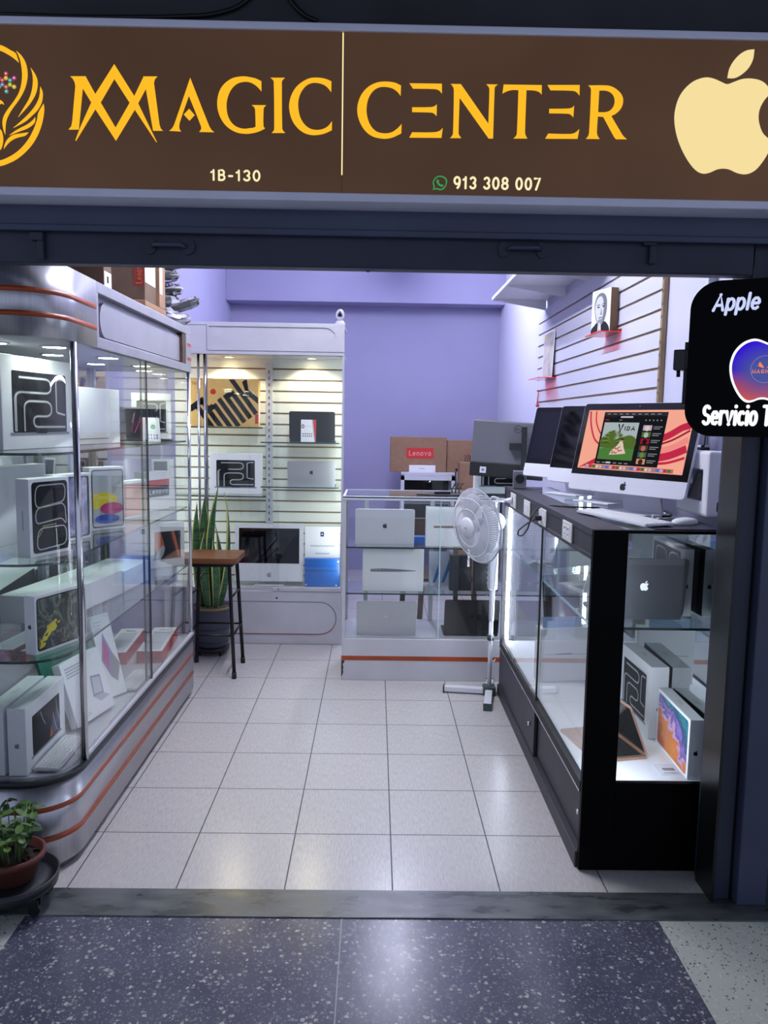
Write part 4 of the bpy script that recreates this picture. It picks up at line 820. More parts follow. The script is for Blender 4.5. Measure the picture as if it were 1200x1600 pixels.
def bundle(x, y, z, a, el, L, lab):
    r = thing('wrapped_charger', lab, 'charger', (x, y, z), a, GB)
    b = MB(); b.X = Matrix.Rotation(-el, 4, 'Y'); b.box(-L/2, L/2, -.026, .026, -.016, .016, 'black_matte', 0.006)
    for k in range(5): b.tube([(-L*.4+k*L*.2+.008*math.cos(q*PI/6), .024*math.sin(q*PI/6), .018+.006*math.cos(q*PI/3)) for q in range(12)], .004, 'black_plastic', 6, closed=True)
    b.build('charger', r)
    b = MB(); b.X = Matrix.Rotation(-el, 4, 'Y'); prof = [(L*.56, .004), (L*.5, .024), (L*.2, .033), (-L*.2, .034), (-L*.48, .026), (-L*.58, .006)]
    v = []; f = []; n = 12
    for i, (u, q) in enumerate(prof):
        for k in range(n): rr = q*(1+random.uniform(-.18, .22)); v.append((u+random.uniform(-.006, .006), rr*1.15*math.cos(2*PI*k/n), rr*.85*math.sin(2*PI*k/n)))
    for i in range(len(prof)-1):
        for k in range(n): f.append((i*n+k, i*n+(k+1) % n, (i+1)*n+(k+1) % n, (i+1)*n+k))
    b.add(v, f, 'wrap'); b.build('plastic_wrap', r)
m = D.materials.new('wrap'); m.use_nodes = True; MATS['wrap'] = m; t_ = m.node_tree; t_.nodes.remove(bsdf(m))
tr = nd(m, 'ShaderNodeBsdfTransparent'); tr.inputs[0].default_value = (.9, .9, .95, 1); gl = nd(m, 'ShaderNodeBsdfGlossy'); gl.inputs['Roughness'].default_value = 0.15; df = nd(m, 'ShaderNodeBsdfDiffuse'); df.inputs[0].default_value = (.3, .3, .36, 1)
m1 = nd(m, 'ShaderNodeMixShader'); m1.inputs[0].default_value = 0.5; lk(m, gl.outputs[0], m1.inputs[1]); lk(m, df.outputs[0], m1.inputs[2])
m2 = nd(m, 'ShaderNodeMixShader'); fr_ = nd(m, 'ShaderNodeFresnel'); fr_.inputs[0].default_value = 1.5; lk(m, math_n(m, 'ADD', fr_.outputs[0], 0.04), m2.inputs[0]); lk(m, tr.outputs[0], m2.inputs[1]); lk(m, m1.outputs[0], m2.inputs[2]); lk(m, m2.outputs[0], t_.nodes['Material Output'].inputs[0])
for i, (x, y, z, a, el, L, lab) in enumerate((
    (-.975, 3.73, .037, 1.3, 0.0, .13, 'wrapped black charger at the near end of the heap, by the flat cartons'),
    (-.965, 3.87, .037, 1.2, .03, .13, 'wrapped black charger lying second along the cabinet edge'),
    (-1.07, 3.76, .037, 1.0, .03, .14, 'wrapped black charger lying behind, on the wall side of the heap'),
    (-1.06, 3.90, .037, .5, 0.0, .12, 'wrapped black charger at the far wall side of the heap'),
    (-.95, 3.915, .105, .45, .35, .15, 'wrapped charger with its black end hanging over the far corner'),
    (-1.02, 3.78, .105, .7, .12, .16, 'wrapped charger slanting on top of the lowest layer'),
    (-1.02, 3.84, .165, .25, .1, .15, 'wrapped charger fourth from the top of the heap'),
    (-1.02, 3.80, .222, .5, .1, .14, 'wrapped charger third from the top of the heap'),
    (-1.01, 3.82, .278, .25, .1, .15, 'wrapped charger second from the top of the heap'),
    (-1.04, 3.80, .330, .4, .15, .13, 'wrapped charger at the top of the heap, highest by the beam'))):
    bundle(x, y, zt_+z, a, el, L, lab)
# ------------------------------------------------------------------ back display cabinet
YC, XC1, XC0, YS_ = 4.88, -0.20, -1.33, 5.20
bc = thing('display_cabinet', 'back wall showcase with slatted boards, warm spotlights and a steel capsule base', 'display cabinet', ((XC0+XC1)/2, 5.04, 0))
def bpart(mb, name, par=None): return mb.build(name, bc, loc=(-(XC0+XC1)/2, -5.04, 0))
b = MB(); b.box(XC0, XC1, YC, YS_, 0.0, 0.345, 'satin_aluminium', 0.003); bo = bpart(b, 'base')
b = MB(); cp = rrect(-1.08, -0.235, 0.065, 0.278, 0.106, 10); ci = rrect(-1.075, -0.240, 0.070, 0.273, 0.101, 10); X = front(0, YC, 0)
b.mesh2d(fill([cp, ci], 0.001), 'print_grey', X, 0.001); b.prism(ci, -.001, 0.006, 'satin_aluminium', X); b.stroke([(-1.0, 0.0675), (-0.34, 0.0675)]+arc(-.341, .1715, .104, .104, -90, -35, 5), 0.006, 'orange_stripe', X, 0.004); b.build('capsule_panel', bo)
b = MB(); b.box(-0.645, XC1-.005, YC-.006, YC+.02, 0.345, 0.370, 'satin_aluminium', 0.002); b.box(XC0, -0.645, YC+.004, YC+.02, 0.345, 0.362, 'satin_aluminium'); b.cyl((-.605, YC-.008, .357), (-.605, YC-.004, .357), .004, 'print_dark', 8); b.cyl((-.615, YC-.004, .30), (-.615, YC-.001, .30), .006, 'print_black', 8); bpart(b, 'door_rail')
b = MB(); b.box(XC0, XC1, YC, YS_, 1.995, 2.015, 'satin_aluminium', 0.003); b.box(XC0, XC1, YC, YC+.02, 1.822, 1.995, 'satin_aluminium'); b.box(XC0, XC1, YC, YS_, 1.822, 1.832, 'white_metal'); ho = bpart(b, 'header')
b = MB(); b.box(XC0, XC1, YC-.004, YC, 1.997, 2.016, 'satin_aluminium', .002); b.box(XC0, XC1, YC-.004, YC, 1.822, 1.845, 'satin_aluminium', .002)
o_ = [(-1.04, 1.845), (XC1, 1.845), (XC1, 1.997), (-1.04, 1.997)]; i_ = [(-1.03, 1.852)]+arc(-.32, 1.921, .069, .069, -90, 90, 12)+[(-1.03, 1.990)]
b.mesh2d(fill([o_, i_], .005), 'satin_aluminium', X, .005); b.build('capsule_panel', ho)
b = MB(); b.box(XC1-.012, XC1, YC, YC+.02, .345, 1.822, 'satin_aluminium'); b.box(XC1-.008, XC1, YC+.02, YS_, .345, 1.822, 'glass'); bpart(b, 'side_frame')
for x in (-1.10, -1.062): b = MB(); b.cyl((x, YC+.012, .345), (x, YC+.012, 1.822), .008, 'chrome', 10); bpart(b, 'post')
b = MB(); b.box(-1.05, -0.60, YC+.004, YC+.009, .36, 1.822, 'glass'); b.box(-1.052, -1.044, YC+.003, YC+.012, .36, 1.822, 'chrome'); bpart(b, 'glass_door')
b = MB(); b.box(-0.645, XC1-.012, YC+.013, YC+.018, .37, 1.822, 'glass'); bpart(b, 'glass_door')
b = MB(); z = 0.345                                             # slatted back boards, pitch 72 mm
P0 = 0.0722; zs = 1.757
grooves = [zs-k*P0 for k in range(20) if zs-k*P0 > .36]
edges = [1.822]+[v for g in grooves for v in (g+.0055, g-.0055)]+[.345]
for k in range(0, len(edges), 2): b.box(XC0+.01, XC1-.008, YS_-.02, YS_-.006, edges[k+1], edges[k], 'slat_cream')
b.box(XC0+.01, XC1-.008, YS_-.006, YS_, .345, 1.822, 'slat_channel'); bpart(b, 'slat_boards')
for x in (-.70,):
    b = MB(); b.box(x-.022, x+.022, YS_-.05, YS_-.021, .72, 1.79, 'satin_aluminium', .002)
    for k in range(24): b.box(x-.003, x+.003, YS_-.0515, YS_-.0495, .76+k*.042, .78+k*.042, 'dark_channel')
    bpart(b, 'upright')
for x0, x1, z, yy in ((-1.31, -.715, 1.378, 4.96), (-.73, -.225, 1.287, 4.97), (-.73, -.225, 1.003, 4.97), (-1.31, -.69, .943, 4.94)):
    b = MB(); b.box(x0, x1, yy, YS_-.022, z-.008, z, 'shelf_glass'); b.box(x0, x1, yy-.001, yy, z-.008, z, 'glass_edge'); bpart(b, 'glass_shelf')
for i, (x, p) in enumerate(((-.95, 10), (-.42, 10))):
    b = MB(); b.lathe([(.045, 0), (.045, -.004), (.034, -.004)], 'white_metal', 20, (x, 5.10, 1.8225), cap=False); b.lathe([(.034, -.001), (.0001, -.0012)], 'downlight_warm', 20, (x, 5.10, 1.8225)); bpart(b, 'downlight')
    l = D.lights.new('spot', 'SPOT'); l.energy = p; l.color = (1.0, .90, .60); l.spot_size = math.radians(115); l.spot_blend = .35; l.shadow_soft_size = .02
    l.spot_size = math.radians(140)
    o = D.objects.new('spot_lamp', l); C.objects.link(o); o.location = (x, 5.10, 1.80); o.rotation_euler = (math.radians(-8), 0, 0)
for x_, a_ in ((-1.30, -.45), (-.225, .35)):  # added fill light at each side to brighten the slat boards, no real fixture
    l = D.lights.new('added_slat_fill', 'AREA'); l.shape = 'RECTANGLE'; l.size = .02; l.size_y = 1.35; l.energy = 1.7; l.color = (.92, 1.0, .97)
    o = D.objects.new('added_slat_fill', l); C.objects.link(o); o.location = (x_, 4.93, 1.09); o.rotation_euler = (math.radians(90), 0, a_)
def art_think(b, w, h, X):
    m = 'print_dark'
    # tall slanted letters running off the edges; clipped to the front
    def bar(pts): b.flat(clip([((T0 @ Vector((x, y, 0))).x, (T0 @ Vector((x, y, 0))).y) for x, y in pts]), m, X, .0003)
    def clip(p):
        for ax, lim, sg in ((0, 0.002, 1), (0, w-.002, -1), (1, .002, 1), (1, h-.002, -1)):
            q = []
            for i in range(len(p)):
                a, c2 = p[i-1], p[i]; ia, ic = sg*(a[ax]-lim) >= 0, sg*(c2[ax]-lim) >= 0
                if ia != ic: t = (lim-a[ax])/(c2[ax]-a[ax]); q.append((a[0]+(c2[0]-a[0])*t, a[1]+(c2[1]-a[1])*t))
                if ic: q.append(c2)
            p = q
            if not p: return [(0, 0), (.001, 0), (0, .001)]
        return p
    T0 = Matrix.Translation((.225, .004, 0)) @ Matrix.Rotation(math.radians(36), 4, 'Z'); H, xh = .236, .165
    q4 = lambda x0, x1, y0, y1: bar([(x0, y0), (x1, y0), (x1, y1), (x0, y1)])
    q4(-.125, -.03, H-.038, H); q4(-.092, -.060, -.05, H-.03); q4(-.045, -.014, -.05, H); q4(-.014, .010, xh-.036, xh); q4(.004, .034, -.05, xh-.01)
    q4(.050, .080, -.05, xh); q4(.096, .126, -.05, xh); q4(.126, .150, xh-.036, xh); q4(.142, .172, -.05, xh-.01); q4(.188, .218, -.05, H)
    bar([(.218, .07), (.232, .06), (.285, xh), (.248, xh)]); bar([(.222, .10), (.255, -.03), (.29, -.03), (.245, .125)])
    c_ = T0 @ Vector((.062, H-.014, 0)); b.flat(ell(c_.x, c_.y, .018, .018), 'print_red', X, .0003)
    write(b, 'Think', w*.02, w*.16, h*.87, h*.93, 'print_dark', X, .0003, .12); b.rect(w*.95, w*.995, h*.07, h*.27, 'print_red', X, .0006)
p = at(298, 667, 'Y', 5.03); q = at(404, 667, 'Y', 5.03)
carton('laptop_box', 'yellow-brown carton with huge slanted dark lettering in the back showcase', 'laptop box', (p.x, 5.03), (q.x, 5.03), 1.378, .30, .08, art_think, mats=('kraft_yellow', 'kraft_yellow'), spine=lambda b, d, h, XL, XR2: b.rect(d*.2, d*.8, h*.1, h*.65, 'label_white', XR2))
laptop('laptop', 'black open laptop behind a red and white card, right side of the back showcase', (-.555, 5.04), (-.262, 5.04), 1.287, .12, math.radians(96), 'laptop_black', None, lean_h=.185, keys='key_black')
def art_soft(b, w, h, X):
    b.flat([(w*.78, h), (w, h), (w, 0), (w*.93, 0)], 'print_red', X); b.flat([(w*.72, h), (w*.80, h), (w*.95, 0), (w*.90, 0)], 'print_palegrey', X, .0003); b.mesh2d(fill([ell(w*.14, h*.7, w*.10, h*.09), ell(w*.14, h*.7, w*.05, h*.05)]), 'print_redbrown', X, .0003); b.stroke([(w*.3, h*.7), (w*.72, h*.7)], h*.012, 'print_palegrey', X)
    for i in range(5):
        for j in range(2): b.rect(w*(.12+.14*i), w*(.19+.14*i), h*(.24+.1*j), h*(.29+.1*j), 'print_dark', X)
carton('software_card', 'white and red card standing before the black laptop in the back showcase', 'card', (-.478, 5.0), (-.382, 5.0), 1.2875, .142, .006, art_soft, lean=.06)
carton('laptop_box', 'white laptop box with a dark ribbon picture behind the snake plant, back showcase', 'laptop box', (-1.07, 5.05), (-.735, 5.05), .943, .262, .06, art_ribbon, group='boxed laptops in the back showcase')
laptop('laptop', 'silver laptop on the right shelf of the back showcase, lid back with dark logo', (-.566, 5.05), (-.258, 5.05), 1.003, .12, math.radians(104), 'laptop_silver', 'logo_dark', lean_h=.155, logo_h=.03)
# old white all-in-one, a notice and a blue folder at the bottom
def allinone(name, label, loc, rz, w, h, chin, z0, tilt, shell, bez, chinm, logo, depth=.035, scr=None, bm=0.02, glassy=True, foot_d=.17, foot_w=.19):
    r = thing(name, label, 'computer', loc, rz)
    b = MB(); yt = h*.45*math.tan(tilt)+depth*.55; yb = foot_d*.72
    b.box(-foot_w/2, foot_w/2, -foot_d*.06, foot_d*.78, 0, .006, shell, .002)
    YZ = frame((0, 0, 0), (0, 1, 0), (0, 0, 1), (1, 0, 0))
    b.prism([(yb, .003), (yb+.010, .003), (yt+.010, z0+h*.45), (yt, z0+h*.45)], -foot_w*.45, foot_w*.45, shell, YZ)
    b.build('stand', r)
    b = MB(); b.X = Matrix.Translation((0, 0, z0)) @ Matrix.Rotation(-tilt, 4, 'X'); 
    b.prism(rrect(-w/2, w/2, 0, h, .014, 5), -.012, 0.0, shell, front(), smooth_side=True)
    v = []; f = []; lev = [(1.0, .012), (.97, .016), (.70, depth*.8), (.4, depth)]
    rings = [[(u*k, .5*h+(q-.5*h)*k) for u, q in rrect(-w/2, w/2, 0, h, .014, 5)] for k, _ in lev]; n = len(rings[0])
    for (k, dp), rg in zip(lev, rings): v += [(u, dp, q) for u, q in rg]
    for i in range(len(lev)-1): f += [(i*n+k, i*n+(k+1) % n, (i+1)*n+(k+1) % n, (i+1)*n+k) for k in range(n)]
    f.append(tuple(range((len(lev)-1)*n, len(lev)*n))); b.add(v, f, shell, True); dsp = b.build('display', r)
    XM = Matrix.Translation((0, 0, z0)) @ Matrix.Rotation(-tilt, 4, 'X') @ front(0, -.0006, 0)
    b = MB(); b.flat(rrect(-w/2+.001, w/2-.001, 0.001, chin, .012, 5), chinm, XM); b.build('chin', r)
    b = MB(); b.flat([(-w/2+.001, chin), (w/2-.001, chin)]+[p for p in rrect(-w/2+.001, w/2-.001, chin-.05, h-.001, .013, 5) if p[1] > h-.02], bez, XM); b.build('bezel', r)
    if scr:
        b = MB(); scr(b, -w/2+bm, w/2-bm, chin+bm*.9, h-bm, XM); b.build('screen', r)
    if logo: b = MB(); put_apple(b, 0, chin*.47, min(.036, chin*.55), logo, XM); b.build('logo', r)
    b = MB(); b.flat(ell(0, h-bm*.45, .0025, .0025, 10), 'print_mid', XM, .0004); b.build('camera_dot', r)
    return r
def scr_off(b, u0, u1, v0, v1, X): b.rect(u0, u1, v0, v1, 'screen_off', X, .0004)
allinone('desktop_computer', 'old thick white all-in-one computer at the bottom of the back showcase', (-.685, 5.03, .346), 0, .445, .375, .095, .030, math.radians(2), 'white_plastic', 'white_plastic', 'white_plastic', 'logo_silver', .05, scr_off, .026, foot_d=.14)
def art_notice(b, w, h, X):
    b.rect(w*.44, w*.54, h*.83, h*.91, 'print_navy', X); b.rect(w*.47, w*.51, h*.86, h*.88, 'print_white', X, .0003)
    for k, (a, c) in enumerate(((.15, .85), (.3, .7))): b.stroke([(w*(a+(c-a)*i/12), h*(.66-.13*k)+h*.012*(i % 2)) for i in range(13)], h*.02, 'print_palegrey', X)
carton('paper_notice', 'white paper notice standing behind the blue folder in the back showcase', 'notice', (-.458, 5.10), (-.225, 5.10), .346, .385, .004, art_notice)
carton('blue_folder', 'glossy blue folder box leaning at the bottom right of the back showcase', 'folder', (-.452, 5.02), (-.222, 5.02), .346, .185, .045, lambda b, w, h, X: (b.rect(0, w, h*.55, h*.6, 'blue_dark', X), b.flat(ell(w*.95, h*.9, .006, .006, 10), 'print_silver', X, .0003), b.flat(ell(w*.04, h*.07, .006, .006, 10), 'print_silver', X, .0003), b.flat(ell(w*.9, h*.03+.004, .006, .006, 10), 'print_silver', X, .0003)), mats=('blue_folder', 'blue_folder'))
# camera on top
sc = thing('security_camera', 'small white dome security camera on top of the back showcase', 'camera', (-.232, 4.95, 2.0165))
b = MB(); b.lathe([(.034, 0), (.033, .008), (.024, .022), (.018, .028)], 'white_plastic', 24); b.build('base', sc)
b = MB(); b.ball((0, 0, .062), .027, .027, .036, 'white_plastic', seg=24); b.build('head', sc)
b = MB(); b.flat(smooth([(-.013, -.012), (.013, -.012), (.012, .004), (0, .022), (-.012, .004)], 4, 100), 'black_plastic', front(0, -.0275, .062)); b.prism(ell(0, -.001, .007, .007), .0, .004, 'screen_off', front(0, -.0272, .060)); b.build('lens', sc)

# ------------------------------------------------------------------ glass counter across the middle
MX0, MX1, MY0, MY1, MH = -0.172, 1.10, 4.19, 4.62, 1.024
mc = thing('glass_counter', 'glass sales counter in the middle with a steel base and one orange stripe', 'counter', ((MX0+MX1)/2, 4.4, 0))
def mpart(mb, name): return mb.build(name, mc, loc=(-(MX0+MX1)/2, -4.4, 0))
b = MB(); b.box(MX0, MX1, MY0, MY1, 0, 0.236, 'satin_aluminium', .003); b.box(MX0+.006, MX1, MY0+.004, MY1, .236, .240, 'satin_aluminium'); mb_ = mpart(b, 'base')
b = MB(); b.box(MX0-.001, MX1, MY0-.0015, MY0+.01, .114, .139, 'orange_stripe'); b.build('stripe', mb_)
b = MB(); b.flat(smooth([(0, .11), (0, .02), (.006, .03), (.011, .045), (.009, .06), (.012, .075), (.008, .09), (.018, .108), (.004, .113)], 3, 100), 'dark_wood', front(MX0, MY0, 0), .0008); b.build('worn_corner', mb_)
b = MB(); b.box(MX0, MX1, MY0-.003, MY0+.012, MH-.022, MH, 'white_metal', .002); b.box(MX0, MX0+.014, MY0, MY1, MH-.022, MH, 'white_metal', .002)
for x in (MX0, MX1-.02): b.box(x, x+.018, MY0, MY0+.018, .236, MH-.02, 'satin_aluminium'); b.box(x, x+.018, MY1-.018, MY1, .236, MH-.0, 'satin_aluminium')
b.box(MX0, MX1, MY1-.02, MY1, MH-.03, MH, 'satin_aluminium'); mpart(b, 'frame')
b = MB(); b.box(MX0+.014, MX1, MY0+.012, MY1, MH-.008, MH-.001, 'shelf_glass'); b.box(MX0, MX1, MY0-.004, MY0-.003, MH-.009, MH-.003, 'glass_edge'); mpart(b, 'glass_top')
b = MB(); b.box(MX0+.02, .36, MY0+.003, MY0+.008, .240, MH-.022, 'glass'); b.box(.357, .361, MY0+.002, MY0+.009, .24, MH-.022, 'glass_edge_light'); mpart(b, 'glass_door')
b = MB(); b.box(.35, MX1-.02, MY0+.011, MY0+.016, .240, MH-.022, 'glass'); mpart(b, 'glass_door')
b = MB(); b.box(MX0+.003, MX0+.008, MY0+.018, MY1-.018, .240, MH-.022, 'glass'); mpart(b, 'end_glass')
for z in (.743, .486):
    b = MB(); b.box(MX0+.02, MX1-.02, MY0+.03, MY1-.06, z-.008, z, 'shelf_glass'); b.box(MX0+.02, MX1-.02, MY0+.029, MY0+.03, z-.008, z, 'glass_edge'); mpart(b, 'glass_shelf')
b = MB(); b.box(-.06, -.035, MY1-.03, MY1-.015, .24, MH-.02, 'satin_aluminium'); b.box(.33, .355, MY1-.03, MY1-.015, .24, MH-.02, 'satin_aluminium'); mpart(b, 'upright')
laptop('laptop', 'white laptop on the top shelf of the middle counter, grey logo on its lid', (-.105, 4.245), (.219, 4.245), .743, .20, math.radians(103), 'laptop_white', 'logo_dark', lean_h=.205)
carton('laptop_box', 'white laptop box with a grey thin laptop drawn across it, middle counter', 'laptop box', (-.062, 4.27), (.277, 4.27), .486, .238, .07, art_lid_side, group='boxed laptops in the middle counter')
laptop('laptop', 'silver laptop on the bottom of the middle counter with a chrome logo', (-.092, 4.245), (.238, 4.245), .241, .20, math.radians(101), 'laptop_silver', 'chrome', lean_h=.195, logo_h=.022)
carton('laptop_box', 'white laptop box with a bronze thin laptop drawn across it behind the fan', 'laptop box', (.285, 4.26), (.66, 4.26), .743, .218, .07, lambda b, w, h, X: (b.flat(smooth([(w*.11, h*.48), (w*.11, h*.525), (w*.4, h*.53), (w*.9, h*.49), (w*.6, h*.475)], 3, 60), 'bronze_ink', X)), group='boxed laptops in the middle counter')
laptop('laptop', 'black laptop with its lid back forward at the bottom right of the middle counter', (.395, 4.25), (.70, 4.25), .241, .20, math.radians(100), 'laptop_black', 'print_dark', lean_h=.205)
carton('tablet_box', 'dark grey-green upright box on the middle counter shelf behind the fan', 'box', (.43, 4.30), (.55, 4.31), .486, .20, .05, None, mats=('caddy_plastic', 'caddy_plastic'))
carton('tablet_box', 'tall black upright box on the middle counter shelf behind the fan pole', 'box', (.56, 4.30), (.70, 4.30), .486, .21, .05, None, mats=('black_plastic', 'black_plastic'))
for k, (x, ln, lab) in enumerate(((.335, .25, 'pale blue leaflet leaning left of the dark grey-green box'), (.385, .12, 'pale blue leaflet standing close beside the dark grey-green box'))):
    carton('leaflet', lab, 'leaflet', (x-.01, 4.42), (x+.07, 4.43), .486, .20, .003, lambda b, w, h, X: b.flat([(w*.2, h*.1), (w*.9, h*.9), (w*.9, h*.6), (w*.4, h*.1)], 'print_cyan', X), lean=ln, mats=('label_white', 'label_white'))
b = MB(); b.box(.21, .325, 4.34, 4.40, .744, .785, 'blue_folder', .003); tag(b.build('accessory_box'), 'small bright blue box beside the white laptop on the middle counter', 'box')
# dark wooden chair behind the counter
t = thing('wooden_chair', 'dark wooden chair behind the middle counter seen through the glass', 'chair', (.42, 4.95, 0), 0.25)
for x in (-.17, .17):
    for y, hh_ in ((-.17, .44), (.17, .80)): b = MB(); b.tube([(x*1.15, y*1.15, 0), (x, y, hh_)], .018, 'dark_wood', 8); b.build('leg', t)
b = MB(); b.box(-.20, .20, -.20, .20, .44, .47, 'dark_wood', .006); b.build('seat', t)
b = MB(); b.box(-.19, .19, .155, .185, .62, .80, 'dark_wood', .006); b.build('backrest', t)

# on the middle counter
t = thing('monitor', 'dark grey monitor seen from behind on its black stand, right of the middle counter', 'monitor', (.735, 4.40, MH), math.radians(-12))
b = MB(); b.X = Matrix.Translation((-.04, 0, 0)) @ Matrix.Rotation(math.radians(3), 4, 'Y'); b.box(-.165, .24, -.012, .014, .105, .415, 'monitor_grey', .008); pn = b
b.build('panel', t)
b = MB(); b.X = Matrix.Translation((-.04, 0, 0)) @ Matrix.Rotation(math.radians(3), 4, 'Y'); b.box(-.168, .243, -.020, .010, .098, .180, 'black_matte', .006); MXx = b.X.copy(); b.build('lower_cover', t)
b = MB(); b.X = MXx; b.rect(-.11, -.075, .118, .153, 'label_white', front(0, -.0205, 0)); b.rect(-.10, -.085, .128, .143, 'print_mid', front(0, -.021, 0)); b.build('sticker', t)
b = MB(); b.X = MXx; X = front(0, -.0125, 0); b.mesh2d(fill([ell(.085, .375, .021, .021, 28), ell(.085, .375, .0185, .0185, 28)]), 'print_dark', X, .0003); write(b, 'DELL', .071, .099, .369, .381, 'print_dark', X, .0003, .15); b.build('round_mark', t)
b = MB(); b.box(.085, .115, -.072, -.05, 0.008, .385, 'black_matte', .003); b.build('stand_pole', t)
b = MB(); b.box(.02, .10, -.06, -.012, .255, .295, 'black_matte', .004); b.build('mount_arm', t)
b = MB(); b.box(0.0, .20, -.12, .06, 0, .009, 'black_matte', .003); b.build('stand_foot', t)
carton('laptop_box', 'white laptop box with a dark ribbon picture behind the monitor on the middle counter', 'laptop box', (.575, 4.50), (.87, 4.50), MH, .235, .06, art_ribbon)
b = MB(); b.box(.55, .83, 4.20, 4.255, MH+.0005, MH+.016, 'black_plastic', .003)
for i in range(14):
    for j in range(3): b.box(.555+i*.0195, .571+i*.0195, 4.205+j*.016, 4.218+j*.016, MH+.016, MH+.019, 'key_black')
tag(b.build('keyboard'), 'black keyboard lying below the monitor on the middle counter', 'keyboard')
t = thing('black_pouch', 'flat black cloth with small tools lying on the middle counter', 'cloth', (.36, 4.33, MH)); b = MB()
b.prism(smooth([(-.13, -.03), (-.02, -.07), (.10, -.06), (.14, .02), (.05, .07), (-.05, .05)], 3, 100), .0005, .007, 'black_matte', FLATZ); b.build('cloth', t)
b = MB(); b.box(-.03, .06, -.03, .0, .007, .022, 'black_plastic', .005); b.rect(-.02, .0, -.03, -.0, 'print_lilac', FLATZ, .0225); b.rect(.005, .03, -.028, -.005, 'print_redbrown', FLATZ, .0225); b.build('phone', t)
t = thing('phone_holder', 'small black wire phone holder standing on the cloth before the mini showcase', 'holder', (.475, 4.42, MH)); b = MB()
for dx in (-.02, 0, .02): b.tube([(dx-.02, -.02, .004), (dx-.015, 0, .03), (dx+.0, .01, .055), (dx+.01, 0, .06)], .0035, 'black_plastic', 6)
b.tube([(-.045, 0, .03), (.02, .005, .03)], .0035, 'black_plastic', 6); b.box(-.05, .03, -.04, .02, 0.0005, .006, 'black_plastic', .002); b.build('frame', t)

# ------------------------------------------------------------------ along the back wall
t = thing('mini_showcase', 'white framed low glass showcase against the lavender back wall', 'showcase', (.475, 7.05, 0)); X0, X1, Y0, Y1 = -.245, .235, -.13, .16
b = MB()
for x in (X0, X1-.03):
    for y in (Y0, Y1-.03): b.box(x, x+.03, y, y+.03, 0, .965, 'white_metal')
b.box(X0, X1, Y0, Y1, .955, .985, 'white_metal', .003); b.box(X0, X1, Y0, Y0+.03, .915, .955, 'white_metal'); b.box(X0, X1, Y0, Y1, .45, .48, 'white_metal'); b.box(X0, X1, Y1-.01, Y1, .48, .95, 'white_metal'); b.build('frame', t)
b = MB(); b.box(X0+.03, X1-.03, Y0+.012, Y0+.018, .48, .915, 'glass'); b.build('glass_front', t)
b = MB(); b.box(X0+.03, X1-.03, Y1-.012, Y1-.011, .48, .95, 'print_dark'); b.box(X0+.03, X1-.03, Y0+.03, Y1-.02, .70, .71, 'print_mid'); b.build('inside_shelf', t)
def lb(b): b.rect(.145, .385, .12, .215, 'print_red', fr(.132, 6.96, .985)); write(b, 'Lenovo', .165, .365, .145, .192, 'print_pink', fr(.132, 6.96, .985), .0006, .17)
kbox('cardboard_box', 'brown carton with a red name panel on the mini showcase by the back wall', .132, .632, 6.96, 7.10, .985, .31, 'kraft', lb)
kbox('thin_box', 'thin white box lying on the mini showcase before the red panel carton', .30, .535, 6.925, 6.955, .985, .062, 'carton_white', lambda b: b.rect(.09, .14, .03, .036, 'print_palegrey', fr(.30, 6.925, .985)))
t = thing('storage_cabinet', 'plain white low cabinet hidden below the dark-lettered carton by the back wall', 'cabinet', (.93, 7.2, 0)); b = MB(); b.box(-.20, .20, -.22, .22, 0, .985, 'white_metal', .004); b.build('body', t)
for x in (-.195, .005): b = MB(); b.box(x, x+.19, -.235, -.22, .03, .95, 'white_metal', .003); b.build('door', t)
def nb(b):
    write(b, 'NITRO', .165, .345, .10, .16, 'print_black', fr(.635, 7.0, .985), .0006, .14); b.rect(.085, .12, .012, .035, 'print_dark', fr(.635, 7.0, .985))
kbox('cardboard_box', 'brown carton with dark slim lettering beside the red panel carton', .635, 1.06, 7.0, 7.14, .985, .285, 'kraft', nb)
kbox('cardboard_box', 'tall light brown plain carton standing left of the monitor by the back wall', .728, .93, 6.72, 6.90, 0, 1.085, 'kraft', None)

# ------------------------------------------------------------------ pedestal fan
m = D.materials.new('fan_blade'); m.use_nodes = True; MATS['fan_blade'] = m
bsdf(m).inputs['Base Color'].default_value = (*lin('c6cbd4'), 1); bsdf(m).inputs['Roughness'].default_value = .25; bsdf(m).inputs['Alpha'].default_value = .62
FX, FY = .618, 3.985
t = thing('pedestal_fan', 'white pedestal fan facing left between the middle counter and the black counter', 'fan', (FX, FY, 0))
b = MB(); b.cyl((0, 0, .03), (0, 0, .42), .011, 'fan_white', 14); b.cyl((0, 0, .40), (0, 0, .60), .014, 'fan_white', 14); b.cyl((0, 0, .295), (0, 0, .325), .018, 'fan_green', 14); b.build('pole', t)
for a, L in ((172, .235), (-100, .24), (80, .15)):
    ca, sa = math.cos(math.radians(a)), math.sin(math.radians(a)); b = MB(); b.X = Matrix.Rotation(math.radians(a), 4, 'Z'); b.box(.03, L, -.019, .019, .008, .036, 'fan_white', .004); b.box(L, L+.008, -.021, .021, .0, .038, 'fan_green', .003); b.build('base_leg', t)
b = MB(); b.box(-.032, .032, -.032, .032, 0.0, .05, 'fan_green', .006); b.build('base_hub', t)
b = MB(); b.box(-.024, .024, -.022, .026, .565, .80, 'fan_white', .008)
for k in range(5): b.cyl((-.0245, 0, .60+.027*k), (-.029, 0, .60+.027*k), .007, 'fan_white', 10)
b.build('control_box', t)
n_ = Vector((-.86, -.49, -.13)).normalized(); zc_ = .905; u_ = n_.cross(Vector((0, 0, 1))).normalized(); v_ = u_.cross(n_).normalized()*1
hx = MX_ = frame((n_.x*.11, n_.y*.11, zc_), u_, v_, n_)
RF = .192
